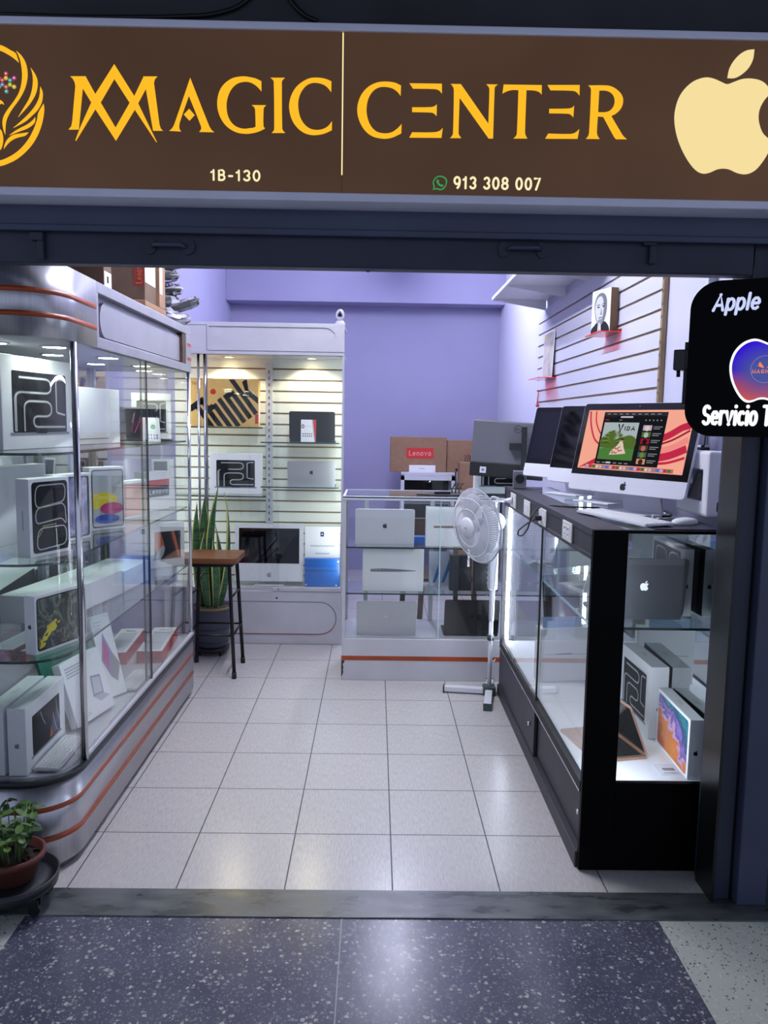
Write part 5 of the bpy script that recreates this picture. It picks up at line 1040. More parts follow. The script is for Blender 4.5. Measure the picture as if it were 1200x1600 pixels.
b = MB(); b.X = hx; prof = [(.0001, -.16), (.03, -.158), (.046, -.14), (.05, -.09), (.048, -.045), (.03, -.04), (.0001, -.04)]; b.lathe(prof, 'fan_white', 24); b.build('motor_housing', t)
b = MB(); b.cyl((0, 0, .79), (hx @ Vector((0, -.0, -.10)))[:], .02, 'fan_white', 12); b.build('neck', t)
def cage(sgn, nw, name, hub):
    b = MB(); b.X = hx
    rings = ((RF, 0.0, .0042), (RF*.78, sgn*.042, .0022), (RF*.5, sgn*.056, .0022))
    for r_, z_, wr in rings: b.tube([(r_*math.cos(2*PI*k/48), r_*math.sin(2*PI*k/48), z_) for k in range(48)], wr, 'fan_white', 6, closed=True)
    for k in range(nw):
        a = 2*PI*k/nw; a2 = a+.22
        b.tube([(r_*math.cos(a+d_), r_*math.sin(a+d_), z_) for r_, z_, d_ in ((.05, sgn*.06, 0), (RF*.5, sgn*.056, .03), (RF*.78, sgn*.042, .06), (RF*.95, sgn*.016, .08), (RF, 0, .08))], .0011, 'fan_white', 4, cap=False)
    if hub: b.lathe([(.056, sgn*.058), (.056, sgn*.062), (.044, sgn*.070), (.0001, sgn*.073)], 'fan_white', 28)
    return b.build(name, t)
g_ = cage(1, 90, 'front_grille', True)
b = MB(); b.X = hx; b.flat(ell(0, .003, .010, .003, 16), 'print_mid', FLATZ, .0738); b.build('mark', g_)
cage(-1, 90, 'rear_grille', False)
b = MB(); b.X = hx @ Matrix.Translation((0, 0, .006)); b.cyl((0, 0, -.02), (0, 0, .03), .034, 'fan_grey', 20); b.build('blade_hub', t)
for k in range(3):
    b = MB(); b.X = hx @ Matrix.Rotation(2*PI*k/3+.6, 4, 'Z'); v = []; f = []; ns = 6; nr = 7
    for i in range(nr):
        rr = .03+(RF*.88-.03)*i/(nr-1); wd_ = math.radians(28+34*math.sin(PI*(i+.6)/(nr+.4)))
        for j in range(ns): s_ = j/(ns-1)-.5; a = s_*2*wd_+.10*i; v.append((rr*math.cos(a), rr*math.sin(a), s_*.045*(1-.25*i/nr)))
    for i in range(nr-1):
        for j in range(ns-1): f.append((i*ns+j, i*ns+j+1, (i+1)*ns+j+1, (i+1)*ns+j))
    b.add(v, f, 'fan_blade', True); o = b.build('blade', t); sd = o.modifiers.new('solid', 'SOLIDIFY'); sd.thickness = .0022
# its white cable: hangs along the pole and runs up to the far outlet
P = [tuple(at(x, y, 'Y', 3.93) - Vector((FX, FY, 0))) for x, y in ((779, 832), (776, 880), (771, 930), (768, 990), (768, 1025), (770, 1036), (774, 1030))]
b = MB(); b.tube(rounded(P, .05, 4), .0028, 'white_plastic', 6); b.build('cable', t)

# ------------------------------------------------------------------ stool
t = thing('stool', 'bar stool with a square brown wooden seat and splayed black metal legs', 'stool', (-.90, 4.335, 0))
b = MB(); b.prism(rrect(-.155, .155, -.15, .15, .03), .645, .672, 'walnut', FLATZ); b.prism(rrect(-.150, .150, -.145, .145, .03), .637, .645, 'dark_wood', FLATZ); b.build('seat', t)
b = MB(); b.tube(rounded([(-.12, -.115, .628), (.12, -.115, .628), (.12, .115, .628), (-.12, .115, .628)], .02, 4, True), .009, 'black_steel', 8, closed=True); b.build('seat_frame', t)
for sx_ in (-1, 1):
    for sy_ in (-1, 1): b = MB(); b.tube(rounded([(sx_*.085, sy_*.10, .63), (sx_*.108, sy_*.115, .63), (sx_*.137, sy_*.143, .006)], .05, 5), .0105, 'black_steel', 10); b.cyl((sx_*.137, sy_*.143, 0), (sx_*.1355, sy_*.1415, .035), .013, 'black_rubber', 10); b.build('leg', t)
for z, k in ((.24, .128), (.45, .119)):
    for a, c in (((-1, -1), (1, -1)), ((-1, 1), (1, 1)), ((-1, -1), (-1, 1)), ((1, -1), (1, 1))):
        if z > .4 and a[1] == c[1]: continue
        b = MB(); b.cyl((a[0]*k, a[1]*(k+.005), z), (c[0]*k, c[1]*(k+.005), z), .006, 'black_steel', 8); b.build('stretcher', t)

# ------------------------------------------------------------------ snake plant
t = thing('snake_plant', 'tall snake plant with yellow edged leaves in a grey pot behind the stool', 'potted plant', (-.985, 4.675, 0))
b = MB(); b.lathe([(.082, .045), (.098, .06), (.108, .20), (.112, .292), (.116, .296), (.116, .305), (.106, .305), (.104, .28)], 'grey_pot', 36); pt = b.build('pot', t)
b = MB(); b.lathe([(.1175, .286), (.1175, .300), (.106, .301), (.106, .285)], 'pot_rim', 36, cap=False); b.build('rim', pt)
b = MB(); b.lathe([(.104, .280), (.06, .288), (.0001, .29)], 'gravel', 28)
for k in range(60):
    a, r_ = random.uniform(0, 2*PI), .1*math.sqrt(random.random()); b.ball((r_*math.cos(a), r_*math.sin(a), .288), .008, .006, .005, 'gravel', seg=6)
b.build('gravel', t)
b = MB(); b.lathe([(.0001, .028), (.105, .028), (.105, .045), (.0001, .045)], 'black_plastic', 28); dl = b.build('dolly', t)
for k in range(4):
    a = PI/4+k*PI/2; c_ = (.088*math.cos(a), .088*math.sin(a)); b = MB(); b.cyl((c_[0]-.008, c_[1], .014), (c_[0]+.008, c_[1], .014), .014, 'black_rubber', 12); b.cyl((c_[0], c_[1], .02), (c_[0], c_[1], .03), .006, 'chrome', 8); b.build('caster', dl)
b = MB(); b.tube([(.1135*math.cos(q*PI/20), .1135*math.sin(q*PI/20), .165) for q in range(40)], .002, 'black_plastic', 6, closed=True); b.tube([(.108*math.cos(q*PI/20), .108*math.sin(q*PI/20), .085) for q in range(40)], .002, 'black_plastic', 6, closed=True); b.build('pot_bands', pt)
def leaf(base, tip, bend, wid, tw):
    b = MB(); P0, P2 = Vector(base), Vector(tip); P1 = (P0+P2)/2+Vector(bend); n = 16; v = []; f = []
    for i in range(n+1):
        q = i/n; p = P0*(1-q)**2+P1*2*q*(1-q)+P2*q*q; wd_ = wid*(.62+.75*math.sin(PI*min(q*1.15, 1)*.62))*(1-max(0, (q-.62)/.38)**1.7); wd_ = max(wd_, .0006)
        a = tw+q*1.0; s_ = Vector((math.cos(a), math.sin(a), 0)); nn = Vector((-math.sin(a), math.cos(a), 0))
        for e, c_ in ((-1, .28), (-.80, .12), (0, 0), (.80, .12), (1, .28)): v.append(tuple(p+s_*wd_*e*.5+nn*wd_*c_*.6))
    for i in range(n):
        for j in range(4): f.append((i*5+j, i*5+j+1, i*5+j+6, i*5+j+5))
    mid = [q for k, q in enumerate(f) if k % 4 in (1, 2)]; ed = [q for k, q in enumerate(f) if k % 4 in (0, 3)]
    b.add(v, mid, 'snake_leaf', True); b.add(v, ed, 'snake_edge', True); o = b.build('leaf', t, weld=True); sd = o.modifiers.new('solid', 'SOLIDIFY'); sd.thickness = .003; return o
for base, tip, bend, wid, tw in (
    ((-.05, -.02, .28), (-.075, -.03, .93), (-.03, 0, 0), .050, .2), ((-.03, .01, .28), (-.035, 0, .97), (-.02, 0, .0), .052, -.3), ((.0, -.03, .28), (.055, -.03, 1.04), (-.05, 0, 0), .046, .3),
    ((.04, 0, .28), (.085, -.02, .99), (.10, 0, .05), .050, .9), ((.0, .04, .28), (-.10, .04, .86), (-.06, 0, 0), .046, 0), ((.05, .03, .28), (.02, .02, .80), (.05, 0, 0), .044, .6),
    ((-.01, -.05, .28), (-.02, -.06, .78), (-.03, 0, 0), .048, .1), ((.03, -.04, .28), (.02, -.05, .72), (.03, 0, 0), .050, .5), ((-.06, .02, .28), (-.06, 0, .74), (-.05, 0, 0), .048, .8),
    ((.02, .03, .28), (.11, .03, .70), (.02, 0, -.02), .034, 1.2), ((-.07, -.04, .28), (-.03, -.07, .52), (-.02, 0, .05), .026, .3), ((.05, .0, .28), (.10, .0, .62), (.03, 0, 0), .030, .2)):
    leaf(base, tip, bend, wid, tw)

# ------------------------------------------------------------------ small plant at the front left
p = at(22, 1350, 'Z', .085); t = thing('potted_plant', 'small round-leaved plant in a terracotta pot on a black wheeled caddy', 'potted plant', (-1.040, 2.150, 0))
b = MB(); b.lathe([(.058, .086), (.062, .088), (.084, .148), (.092, .150), (.092, .166), (.083, .166), (.078, .138)], 'terracotta', 32); b.build('pot', t)
b = MB(); b.lathe([(.080, .140), (.04, .148), (.0001, .150)], 'soil', 24)
for k in range(40): a, r_ = random.uniform(0, 6.28), .07*math.sqrt(random.random()); b.ball((r_*math.cos(a), r_*math.sin(a), .149), .006, .005, .004, 'soil', seg=6)
b.build('soil', t)
b = MB(); b.lathe([(.0001, .055), (.10, .055), (.124, .066), (.128, .098), (.122, .099), (.115, .075), (.095, .084), (.0001, .085)], 'caddy_plastic', 36); cdy = b.build('caddy', t)
for k in range(5):
    a = -.55+k*2*PI/5; c_ = (.098*math.cos(a), .098*math.sin(a)); b = MB(); b.X = Matrix.Translation((c_[0], c_[1], 0)) @ Matrix.Rotation(a+.6, 4, 'Z')
    b.cyl((0, -.008, .020), (0, .008, .020), .0165, 'black_rubber', 14); b.box(-.014, .014, -.011, -.008, .018, .055, 'black_plastic'); b.box(-.014, .014, .008, .011, .018, .055, 'black_plastic'); b.build('caster', cdy)
random.seed(4); k_ = 0
for k in range(26):
    a = random.uniform(0, 2*PI); r0 = .055*math.sqrt(random.random()); r1 = r0+random.uniform(.0, .045); h_ = random.uniform(.06, .155)*(1.15-r0*5)
    p0 = Vector((r0*math.cos(a), r0*math.sin(a), .146)); p2 = Vector((r1*math.cos(a), r1*math.sin(a), .152+h_)); b = MB(); p1 = (p0+p2)/2+Vector((0, 0, .02))
    b.tube([tuple(p0), tuple(p1), tuple(p2)], .0016, 'plant_stem', 5); sm_ = b.build('stem', t)
    nl = random.choice((3, 4, 5)); b = MB(); mt = 'plant_leaf' if random.random() < .6 else 'plant_leaf_light'
    for q in range(nl):
        al = 2*PI*q/nl+random.uniform(0, 1); L = random.uniform(.015, .024); tilt = random.uniform(-.1, .6)
        M_ = Matrix.Translation(p2-Vector((0, 0, random.uniform(0, .02)))) @ Matrix.Rotation(al, 4, 'Z') @ Matrix.Rotation(tilt, 4, 'Y')
        pts = [(0, 0, 0), (.35*L, .42*L, .0015), (.9*L, .62*L, 0), (1.5*L, .45*L, -.002), (1.75*L, 0, -.003), (1.5*L, -.45*L, -.002), (.9*L, -.62*L, 0), (.35*L, -.42*L, .0015), (.9*L, 0, -.002)]
        b.add(pts, [(8, i, i+1) for i in range(7)]+[(8, 7, 0)], mt, True, X=M_)
    b.build('leaves', t)

# ------------------------------------------------------------------ slat wall, shelf, book and breaker box on the right wall
t = thing('slat_wall_panel', 'white horizontal slat wall panel with dark grooves on the right wall', 'wall panel', (1.143, 4.4, 1.15))
gz = [2.12-.0776*k for k in range(13)]; eg = [2.20]+[v for g in gz for v in (g+.0058, g-.0058)]+[1.12]
b = MB()
for k in range(0, len(eg), 2): b.box(-.009, -.001, -1.23, 1.20, eg[k+1]-1.15, eg[k]-1.15, 'slat_white')
b.box(-.001, .0065, -1.23, 1.20, -.03, 1.05, 'slat_channel'); b.build('boards', t)
b = MB(); b.box(-.014, .004, -1.252, -1.232, -.03, 1.30, 'slat_channel')
for k in range(26): b.box(-.0148, -.0138, -1.246, -1.238, .0+k*.05, .012+k*.05, 'slat_dark')
b.build('edge_channel', t)
t = thing('wall_shelf', 'white wall shelf on triangular brackets high on the right wall', 'shelf', (1.15, 4.6, 2.26))
b = MB(); b.box(-.372, -.001, -.75, .82, .0, .014, 'white_plastic', .002); b.box(-.375, -.360, -.75, .82, -.006, .016, 'white_plastic', .002); b.build('board', t)
for y in (.79, .24, -.31, -.70):
    b = MB(); X = frame((0, y, 0), (1, 0, 0), (0, 0, 1), (0, -1, 0)); b.prism([(-.012, 0), (-.36, 0), (-.36, -.010), (-.012, -.068)], -.004, .004, 'white_plastic', X); b.build('bracket', t)
for lab, nm, x0, y0, y1, z in (('translucent red acrylic shelf under the portrait book', 'near', 1.028, 3.68, 3.93, 1.860), ('translucent red acrylic shelf under the leaning poster', 'far', 1.02, 4.98, 5.30, 1.722)):
    b = MB(); b.box(x0, 1.133, y0, y1, z-.004, z, 'red_acrylic'); b.box(1.130, 1.1335, y0, y1, z-.004, z+.012, 'red_acrylic'); b.box(x0-.0008, x0, y0, y1, z-.004, z, 'red_glow'); b.box(x0, 1.133, y0-.0008, y0, z-.004, z, 'red_glow')
    tag(b.build('acrylic_shelf'), lab, 'shelf', 'red acrylic shelves on the slat wall')
def art_face(b, w, h, X):
    f = lambda pts: [(w*x, h*y) for x, y in pts]; sm = lambda pts, s=4: smooth(f(pts), s, 100)
    b.flat(sm([(.02, .02), (.02, .12), (.18, .20), (.32, .26), (.70, .26), (.88, .18), (.97, .08), (.97, .02)]), 'print_dark', X)
    b.flat(sm([(.16, .60), (.18, .75), (.28, .87), (.45, .92), (.65, .89), (.78, .78), (.82, .62), (.80, .45), (.72, .30), (.60, .20), (.45, .16), (.33, .24), (.22, .40)]), 'print_grey', X, .0003)
    b.flat(sm([(.20, .58), (.24, .74), (.36, .83), (.52, .84), (.62, .74), (.66, .55), (.58, .30), (.46, .22), (.36, .26), (.25, .42)]), 'print_silver', X, .0006)
    b.flat(sm([(.30, .60), (.38, .625), (.46, .60), (.38, .585)]), 'print_dark', X, .0009); b.flat(sm([(.56, .60), (.64, .625), (.72, .60), (.64, .585)]), 'print_dark', X, .0009)
    b.stroke(f([(.28, .645), (.38, .665), (.46, .64)]), h*.016, 'print_dark', X, .0009); b.stroke(f([(.55, .64), (.64, .665), (.73, .645)]), h*.016, 'print_dark', X, .0009)
    b.flat(sm([(.50, .60), (.52, .48), (.47, .43), (.55, .42), (.56, .5)]), 'print_grey', X, .0009); b.stroke(f([(.40, .35), (.50, .365), (.60, .35)]), h*.018, 'print_dark', X, .0009)
    b.flat(sm([(.36, .30), (.50, .33), (.64, .30), (.58, .22), (.46, .18)]), 'print_mid', X, .0008); b.flat(sm([(.40, .04), (.38, .16), (.44, .24), (.52, .22), (.56, .10), (.54, .03)]), 'print_silver', X, .0012)
    for k in range(2): b.rect(w*(.15+.3*k), w*(.38+.3*k), h*.945, h*.96, 'print_palegrey', X)
carton('portrait_book', 'book with a black and white portrait cover standing on the near red shelf', 'book', (1.044, 3.88), (1.088, 3.72), 1.8605, .205, .040, art_face, mats=('label_white', 'kraft'), spine=lambda b, d, h, XL, XR2: b.rect(.001, d-.001, .002, h-.002, 'book_brown', XR2))
carton('poster_board', 'pale printed poster leaning on the far red shelf of the slat wall', 'poster', (1.100, 5.27), (1.112, 5.02), 1.7225, .30, .004, lambda b, w, h, X: (b.rect(w*.04, w*.96, h*.03, h*.97, 'print_page', X), b.rect(w*.15, w*.3, h*.85, h*.92, 'print_yellow', X, .0003)), lean=.04)
p = at(845, 612, 'X', 1.125); t = thing('red_earphones', 'red wired earphones hanging at the far end of the slat wall', 'earphones', (1.125, 5.46, 1.555)); b = MB()
for dy in (-.015, .02): b.tube([(.0, dy*.3, .09), (-.004, dy*.8, .05), (-.004, dy, .01)], .002, 'print_red', 6); b.ball((-.004, dy, .0), .009, .009, .012, 'print_red', seg=10)
b.tube([(.012, 0, .10), (-.006, 0, .098), (-.008, 0, .108)], .003, 'print_red', 6); b.build('cord', t)
t = thing('breaker_box', 'white electrical breaker box with a smoked flap on the right wall', 'breaker box', (1.149, 2.63, 1.13))
b = MB(); b.box(-.074, 0, -.125, .135, 0, .215, 'white_plastic', .010); b.build('case', t)
b = MB(); b.box(-.0775, -.073, -.085, .11, .05, .155, 'smoked_glass', .002); b.build('flap', t)
b = MB(); b.box(-.0752, -.0738, -.080, .105, .055, .150, 'print_dark'); b.build('breakers', t)
b = MB(); b.box(-.04, -.028, -.127, -.124, .02, .05, 'black_plastic', .002); b.build('latch', t)
b = MB(); b.tube([(-.02, .05, .215), (-.02, .045, .25), (-.012, .06, .30), (-.008, .02, .36)], .002, 'black_rubber', 6); tw = b.build('wire', t)
b = MB(); b.box(-.05, -.02, .0, .05, .215, .225, 'black_plastic', .003); b.cyl((-.035, .025, .225), (-.035, .025, .232), .006, 'black_plastic', 8); b.build('clip', t)
b = MB(); b.box(1.118, 1.1495, 2.70, 2.73, 1.36, 2.95, 'white_metal', .003); tag(b.build('conduit'), 'grey vertical cable conduit above the breaker box on the right wall', 'conduit')

# ------------------------------------------------------------------ black lacquer display counter on the right
KX0, KX1, KY0, KY1, KH = .67, 1.088, 2.35, 4.00, 1.105
kc = thing('display_counter', 'black lacquered glass display counter at the right front, lit white inside', 'counter', ((KX0+KX1)/2, 3.2, 0))
def kpart(mb, name): return mb.build(name, kc, loc=(-(KX0+KX1)/2, -3.2, 0))
b = MB(); b.box(KX0, .777, KY0, KY0+.022, .004, KH, 'black_lacquer', .0015); b.box(.777, KX1, KY0, KY0+.022, .004, .297, 'black_lacquer', .0015); b.box(1.079, KX1, KY0, KY0+.022, .297, KH, 'black_lacquer'); b.box(.777, 1.079, KY0, KY0+.022, 1.096, KH, 'black_lacquer'); kpart(b, 'front_panel')
b = MB(); b.box(KX0, .775, KY0+.022, KY1, 1.085, KH, 'charcoal_board', .001); b.box(KX0+.004, KX0+.016, KY0+.022, KY1, 1.018, 1.085, 'charcoal_board'); b.box(KX0, KX0+.008, KY0+.022, KY1, 1.010, 1.024, 'charcoal_board', .001); b.box(.763, .775, KY0+.022, KY1, 1.012, 1.085, 'charcoal_board'); b.box(KX0, .775, KY1-.012, KY1, 1.010, KH, 'charcoal_board'); kpart(b, 'outlet_beam')
b = MB(); b.box(KX1-.012, KX1, KY0+.022, KY1, .29, KH-.012, 'charcoal_board'); b.box(KX0+.02, KX1, KY0+.022, KY1, .02, .04, 'charcoal_board'); b.box(KX1-.012, KX1, KY0+.022, KY1, .0, .29, 'charcoal_board'); b.box(KX0+.01, KX1, KY1-.015, KY1, 0.0, .29, 'charcoal_board'); b.box(KX0, KX0+.018, KY1-.018, KY1, .29, 1.01, 'black_matte'); b.box(KX1-.02, KX1, KY1-.02, KY1, .29, KH-.01, 'black_matte'); kpart(b, 'carcass')
b = MB(); b.box(KX0+.022, KX1-.012, KY0+.022, KY1-.002, .278, .293, 'bright_white'); kpart(b, 'display_floor')
b = MB(); b.box(KX0-.008, KX0+.03, KY0+.022, KY1, 0.0, .055, 'charcoal_board', .003); kpart(b, 'plinth')
b = MB(); b.box(KX0-.002, KX0+.022, KY0+.022, KY1, .262, .293, 'black_matte', .002); b.box(KX0-.004, KX0+.002, KY0+.022, KY1, .256, .263, 'chrome', .001); kpart(b, 'door_rail')
for x, y0, y1, kn in ((KX0, 3.09, KY1-.004, 3.17), (KX0+.016, KY0+.024, 3.13, 2.42)):
    b = MB(); b.box(x, x+.012, y0, y1, .058, .255, 'charcoal_board', .001); d_ = kpart(b, 'sliding_door')
    b = MB(); b.cyl((x-.010, kn, .165), (x, kn, .165), .009, 'chrome', 14); b.build('knob', d_)
for x, y0, y1 in ((KX0+.004, 3.10, KY1-.02), (KX0+.012, KY0+.024, 3.14)):
    b = MB(); b.box(x, x+.005, y0, y1, .293, 1.012, 'glass'); b.box(x-.001, x+.006, (y0 if y0 > 3 else y1)-.003, (y0 if y0 > 3 else y1)+.003, .293, 1.012, 'dark_channel'); kpart(b, 'glass_door')
b = MB(); b.box(.777, 1.079, KY0+.006, KY0+.011, .297, 1.096, 'glass'); kpart(b, 'front_glass')
b = MB(); b.box(KX0+.02, KX1-.02, KY1-.010, KY1-.004, .293, 1.01, 'glass'); kpart(b, 'end_glass')
b = MB(); b.box(KX1-.014, KX1-.012, KY0+.024, KY1-.02, .293, KH-.014, 'mirror'); kpart(b, 'mirror_back')
b = MB(); b.box(KX0+.022, KX1-.016, KY0+.03, KY1-.02, .787, .795, 'shelf_glass'); b.box(KX0+.0205, KX0+.022, KY0+.03, KY1-.02, .786, .796, 'glass_edge_light'); b.box(KX0+.022, KX1-.016, KY0+.0285, KY0+.03, .787, .795, 'glass_edge'); kpart(b, 'glass_shelf')
b = MB(); b.box(.775, KX1-.001, KY0+.022, KY1, KH-.010, KH-.002, 'shelf_glass'); kpart(b, 'glass_top')
for x, y, z0, z1 in ((KX0+.026, KY1-.045, .31, 1.0), (KX0+.07, KY0+.040, .31, 1.0), (KX1-.035, KY1-.045, .31, 1.08)):
    b = MB(); b.cyl((x, y, z0), (x, y, z1), .009, 'led_tube', 12); kpart(b, 'led_tube')
b = MB(); b.box(.755, .762, KY0+.10, KY1-.10, 1.070, 1.080, 'led_tube'); kpart(b, 'led_strip')
for k, (px, py) in enumerate(((803, 784), (824.5, 797), (849, 810), (888, 829))):
    p = at(px, py, 'X', KX0+.003); x = KX0+.004; hw = .066; b = MB(); b.box(x-.007, x, p.y-hw, p.y+hw, 1.022, 1.090, 'cream_plastic', .003); ot = kpart(b, 'outlet_plate')
    for s_ in (-1, 1): b = MB(); b.box(x-.0085, x-.0065, p.y+s_*.022-.016, p.y+s_*.022+.016, 1.036, 1.076, 'white_plastic', .001); b.build('socket_module', ot)
    if k == 3:
        b = MB()
        for s_ in (-1, 1):
            for dz, dy in ((.010, -.006), (.010, .006), (-.009, 0)): b.cyl((x-.0095, p.y+s_*.022+dy, 1.056+dz), (x-.0083, p.y+s_*.022+dy, 1.056+dz), .0028, 'print_black', 8)
        b.build('socket_holes', ot)
    if k == 0: o0 = p.copy()
    if k == 2: o2 = p.copy()
fan = D.objects['pedestal_fan']
b = MB(); q0 = Vector((KX0-.006, o0.y, 1.055)); 
b.tube(rounded([tuple(q0), tuple(q0+Vector((-.012, 0, 0))), tuple(q0+Vector((-.03, .02, .004)))], .02, 4), [.016, .016]+[.014]*3+[.010]*2+[.006], 'white_plastic', 10) if False else b.cyl(tuple(q0), tuple(q0+Vector((-.035, .01, 0))), .018, 'white_plastic', 12, .006)
b.tube(rounded([tuple(q0+Vector((-.033, .01, 0))), tuple(q0+Vector((-.10, .06, .02))), tuple(q0+Vector((-.085, .10, -.04))), (FX+.02, FY-.01, .95), (FX+.03, FY+.01, .90)], .08, 6), .003, 'white_plastic', 6)
b.build('plug_cable', fan, loc=(-FX, -FY, 0))
b = MB(); q2 = Vector((KX0-.006, o2.y, 1.052)); b.box(q2.x-.026, q2.x, q2.y-.012, q2.y+.012, q2.z-.010, q2.z+.010, 'black_rubber', .004)
loop = [q2+Vector((-.026, 0, 0))]+[at(x, y, 'X', KX0-.05) for x, y in ((836, 812), (822, 819), (810, 829), (809, 836), (816, 838), (825, 826), (829, 810))]+[at(838, 796, 'X', KX0-.02), at(848, 790, 'X', KX0+.01), Vector((KX0+.03, 3.02, KH+.004)), Vector((KX0+.09, 2.98, KH+.004)), Vector((.86, 2.96, KH+.004))]
b.tube([tuple(p) for p in [Vector(q) for q in rounded([tuple(p) for p in loop], .05, 5)]], .0033, 'black_rubber', 8)
tag(b.build('power_cable'), 'black looping power cable plugged into the third outlet from the far end', 'cable')

# goods in the black counter
GK = 'boxed goods in the black counter'; kz = .2935; ks = .7955
carton('tablet_box', 'white tablet box with a vivid orange and blue wave picture at the counter front', 'tablet box', (1.024, 2.69), (1.016, 2.385), kz, .200, .046, art_swirl('print_vivid'), group=GK, spine=lambda b, d, h, XL, XR2: put_apple(b, d*.5, h*.45, .018, 'print_black', XR2), top=top_text)
carton('laptop_box', 'white laptop box with a dark ribbon picture behind the wave picture box', 'laptop box', (.995, 3.03), (1.003, 2.71), kz, .268, .066, lambda b, w, h, X: art_ribbon(b, w, h, X), group=GK, spine=lambda b, d, h, XL, XR2: put_apple(b, d*.5, h*.42, .018, 'print_black', XR2), top=top_text)
carton('laptop_box', 'wide white laptop box with a thin laptop line at the far counter end', 'laptop box', (.735, 3.32), (.975, 3.36), kz, .24, .07, lambda b, w, h, X: (b.stroke([(w*.1, h*.52), (w*.9, h*.51)], h*.008, 'print_mid', X), b.rect(w*.3, w*.6, h*.515, h*.53, 'print_dark', X)), group=GK)
laptop('laptop', 'grey laptop with a bright logo on its lid on the counter glass shelf', (.735, 2.475), (1.008, 2.475), ks, .21, math.radians(99), 'laptop_grey', 'print_white', lean_h=.198, logo_h=.034)
carton('tablet_box', 'white tablet box with black ribbon loops at the right end of the counter shelf', 'tablet box', (1.030, 2.84), (1.016, 2.53), ks, .225, .040, lambda b, w, h, X: (b.flat(rrect(w*.04, w*.96, h*.05, h*.95, .01), 'print_black', X), [b.stroke((lambda L: L+[L[0]])([(w*x, h*y) for x, y in rounded(pp, .12, 8, True)]), h*ww, mm, X, dd) for pp in ([(.55, .10), (.90, .10), (.92, .90), (.60, .88)], [(.10, .12), (.48, .10), (.52, .88), (.14, .9)]) for dd, mm, ww in ((.0003, 'print_mid', .03), (.0006, 'print_silver', .012))]), group=GK, spine=lambda b, d, h, XL, XR2: put_apple(b, d*.5, h*.45, .016, 'print_black', XR2))
laptop('laptop', 'open rose gold laptop on the white counter floor facing the aisle', (.935, 2.53), (.915, 2.84), kz, .19, math.radians(72), 'laptop_gold', None, lean_h=.19) if False else None
r = thing('laptop', 'open rose gold laptop on the white counter floor behind the front window', 'laptop', (.82, 2.66, kz), math.radians(-78))
b = MB(); b.prism(rrect(-.14, .14, -.095, .095, .01), 0.0, .009, 'laptop_gold', FLATZ); b.build('base', r)
b = MB(); b.rect(-.125, .125, -.01, .085, 'key_black', FLATZ, .0093)
for i in range(13):
    for j in range(5): b.box(-.122+i*.0188, -.106+i*.0188, -.006+j*.018, .009+j*.018, .0093, .0105, 'black_matte')
b.rect(-.045, .045, -.085, -.02, 'laptop_gold', FLATZ, .0093); b.build('keyboard', r)
b = MB(); b.prism(rrect(-.14, .14, 0, .19, .01), -.004, .001, 'laptop_gold', front()); ld = b.build('lid', r, loc=(0, .095, .010)); ld.rotation_euler = (math.radians(22), 0, 0)
b = MB(); b.rect(-.132, .132, .008, .182, 'screen_off', front(0, -.0013, 0)); b.build('screen', ld)
carton('tablet', 'dark tablet with a pale blue lower band leaning on the far white box', 'tablet', (.745, 3.335), (.925, 3.362), kz+.2405, .235, .010, lambda b, w, h, X: (b.rect(w*.03, w*.97, h*.2, h*.98, 'screen_off', X), b.rect(0, w, 0, h*.2, 'print_paleblue', X)), lean=.22)
laptop('laptop', 'far silver laptop with its lid raised on the counter glass shelf', (.775, 3.35), (.985, 3.45), ks, .16, math.radians(112), 'laptop_silver', 'logo_dark', lean_h=.17)
laptop('laptop', 'silver laptop in the middle of the counter glass shelf, lid leaning forward', (.785, 2.86), (.985, 2.95), ks, .16, math.radians(112), 'laptop_silver', 'logo_dark', lean_h=.17)
b = MB(); b.box(.95, 1.02, 2.42, 2.50, kz, kz+.0012, 'label_white'); b.rect(.965, 1.005, 2.45, 2.47, 'print_mid', FLATZ, kz+.0014); b.rect(.96, 1.01, 2.43, 2.435, 'print_mid', FLATZ, kz+.0014); tag(b.build('price_card'), 'small white printed card lying before the wave picture box', 'card')

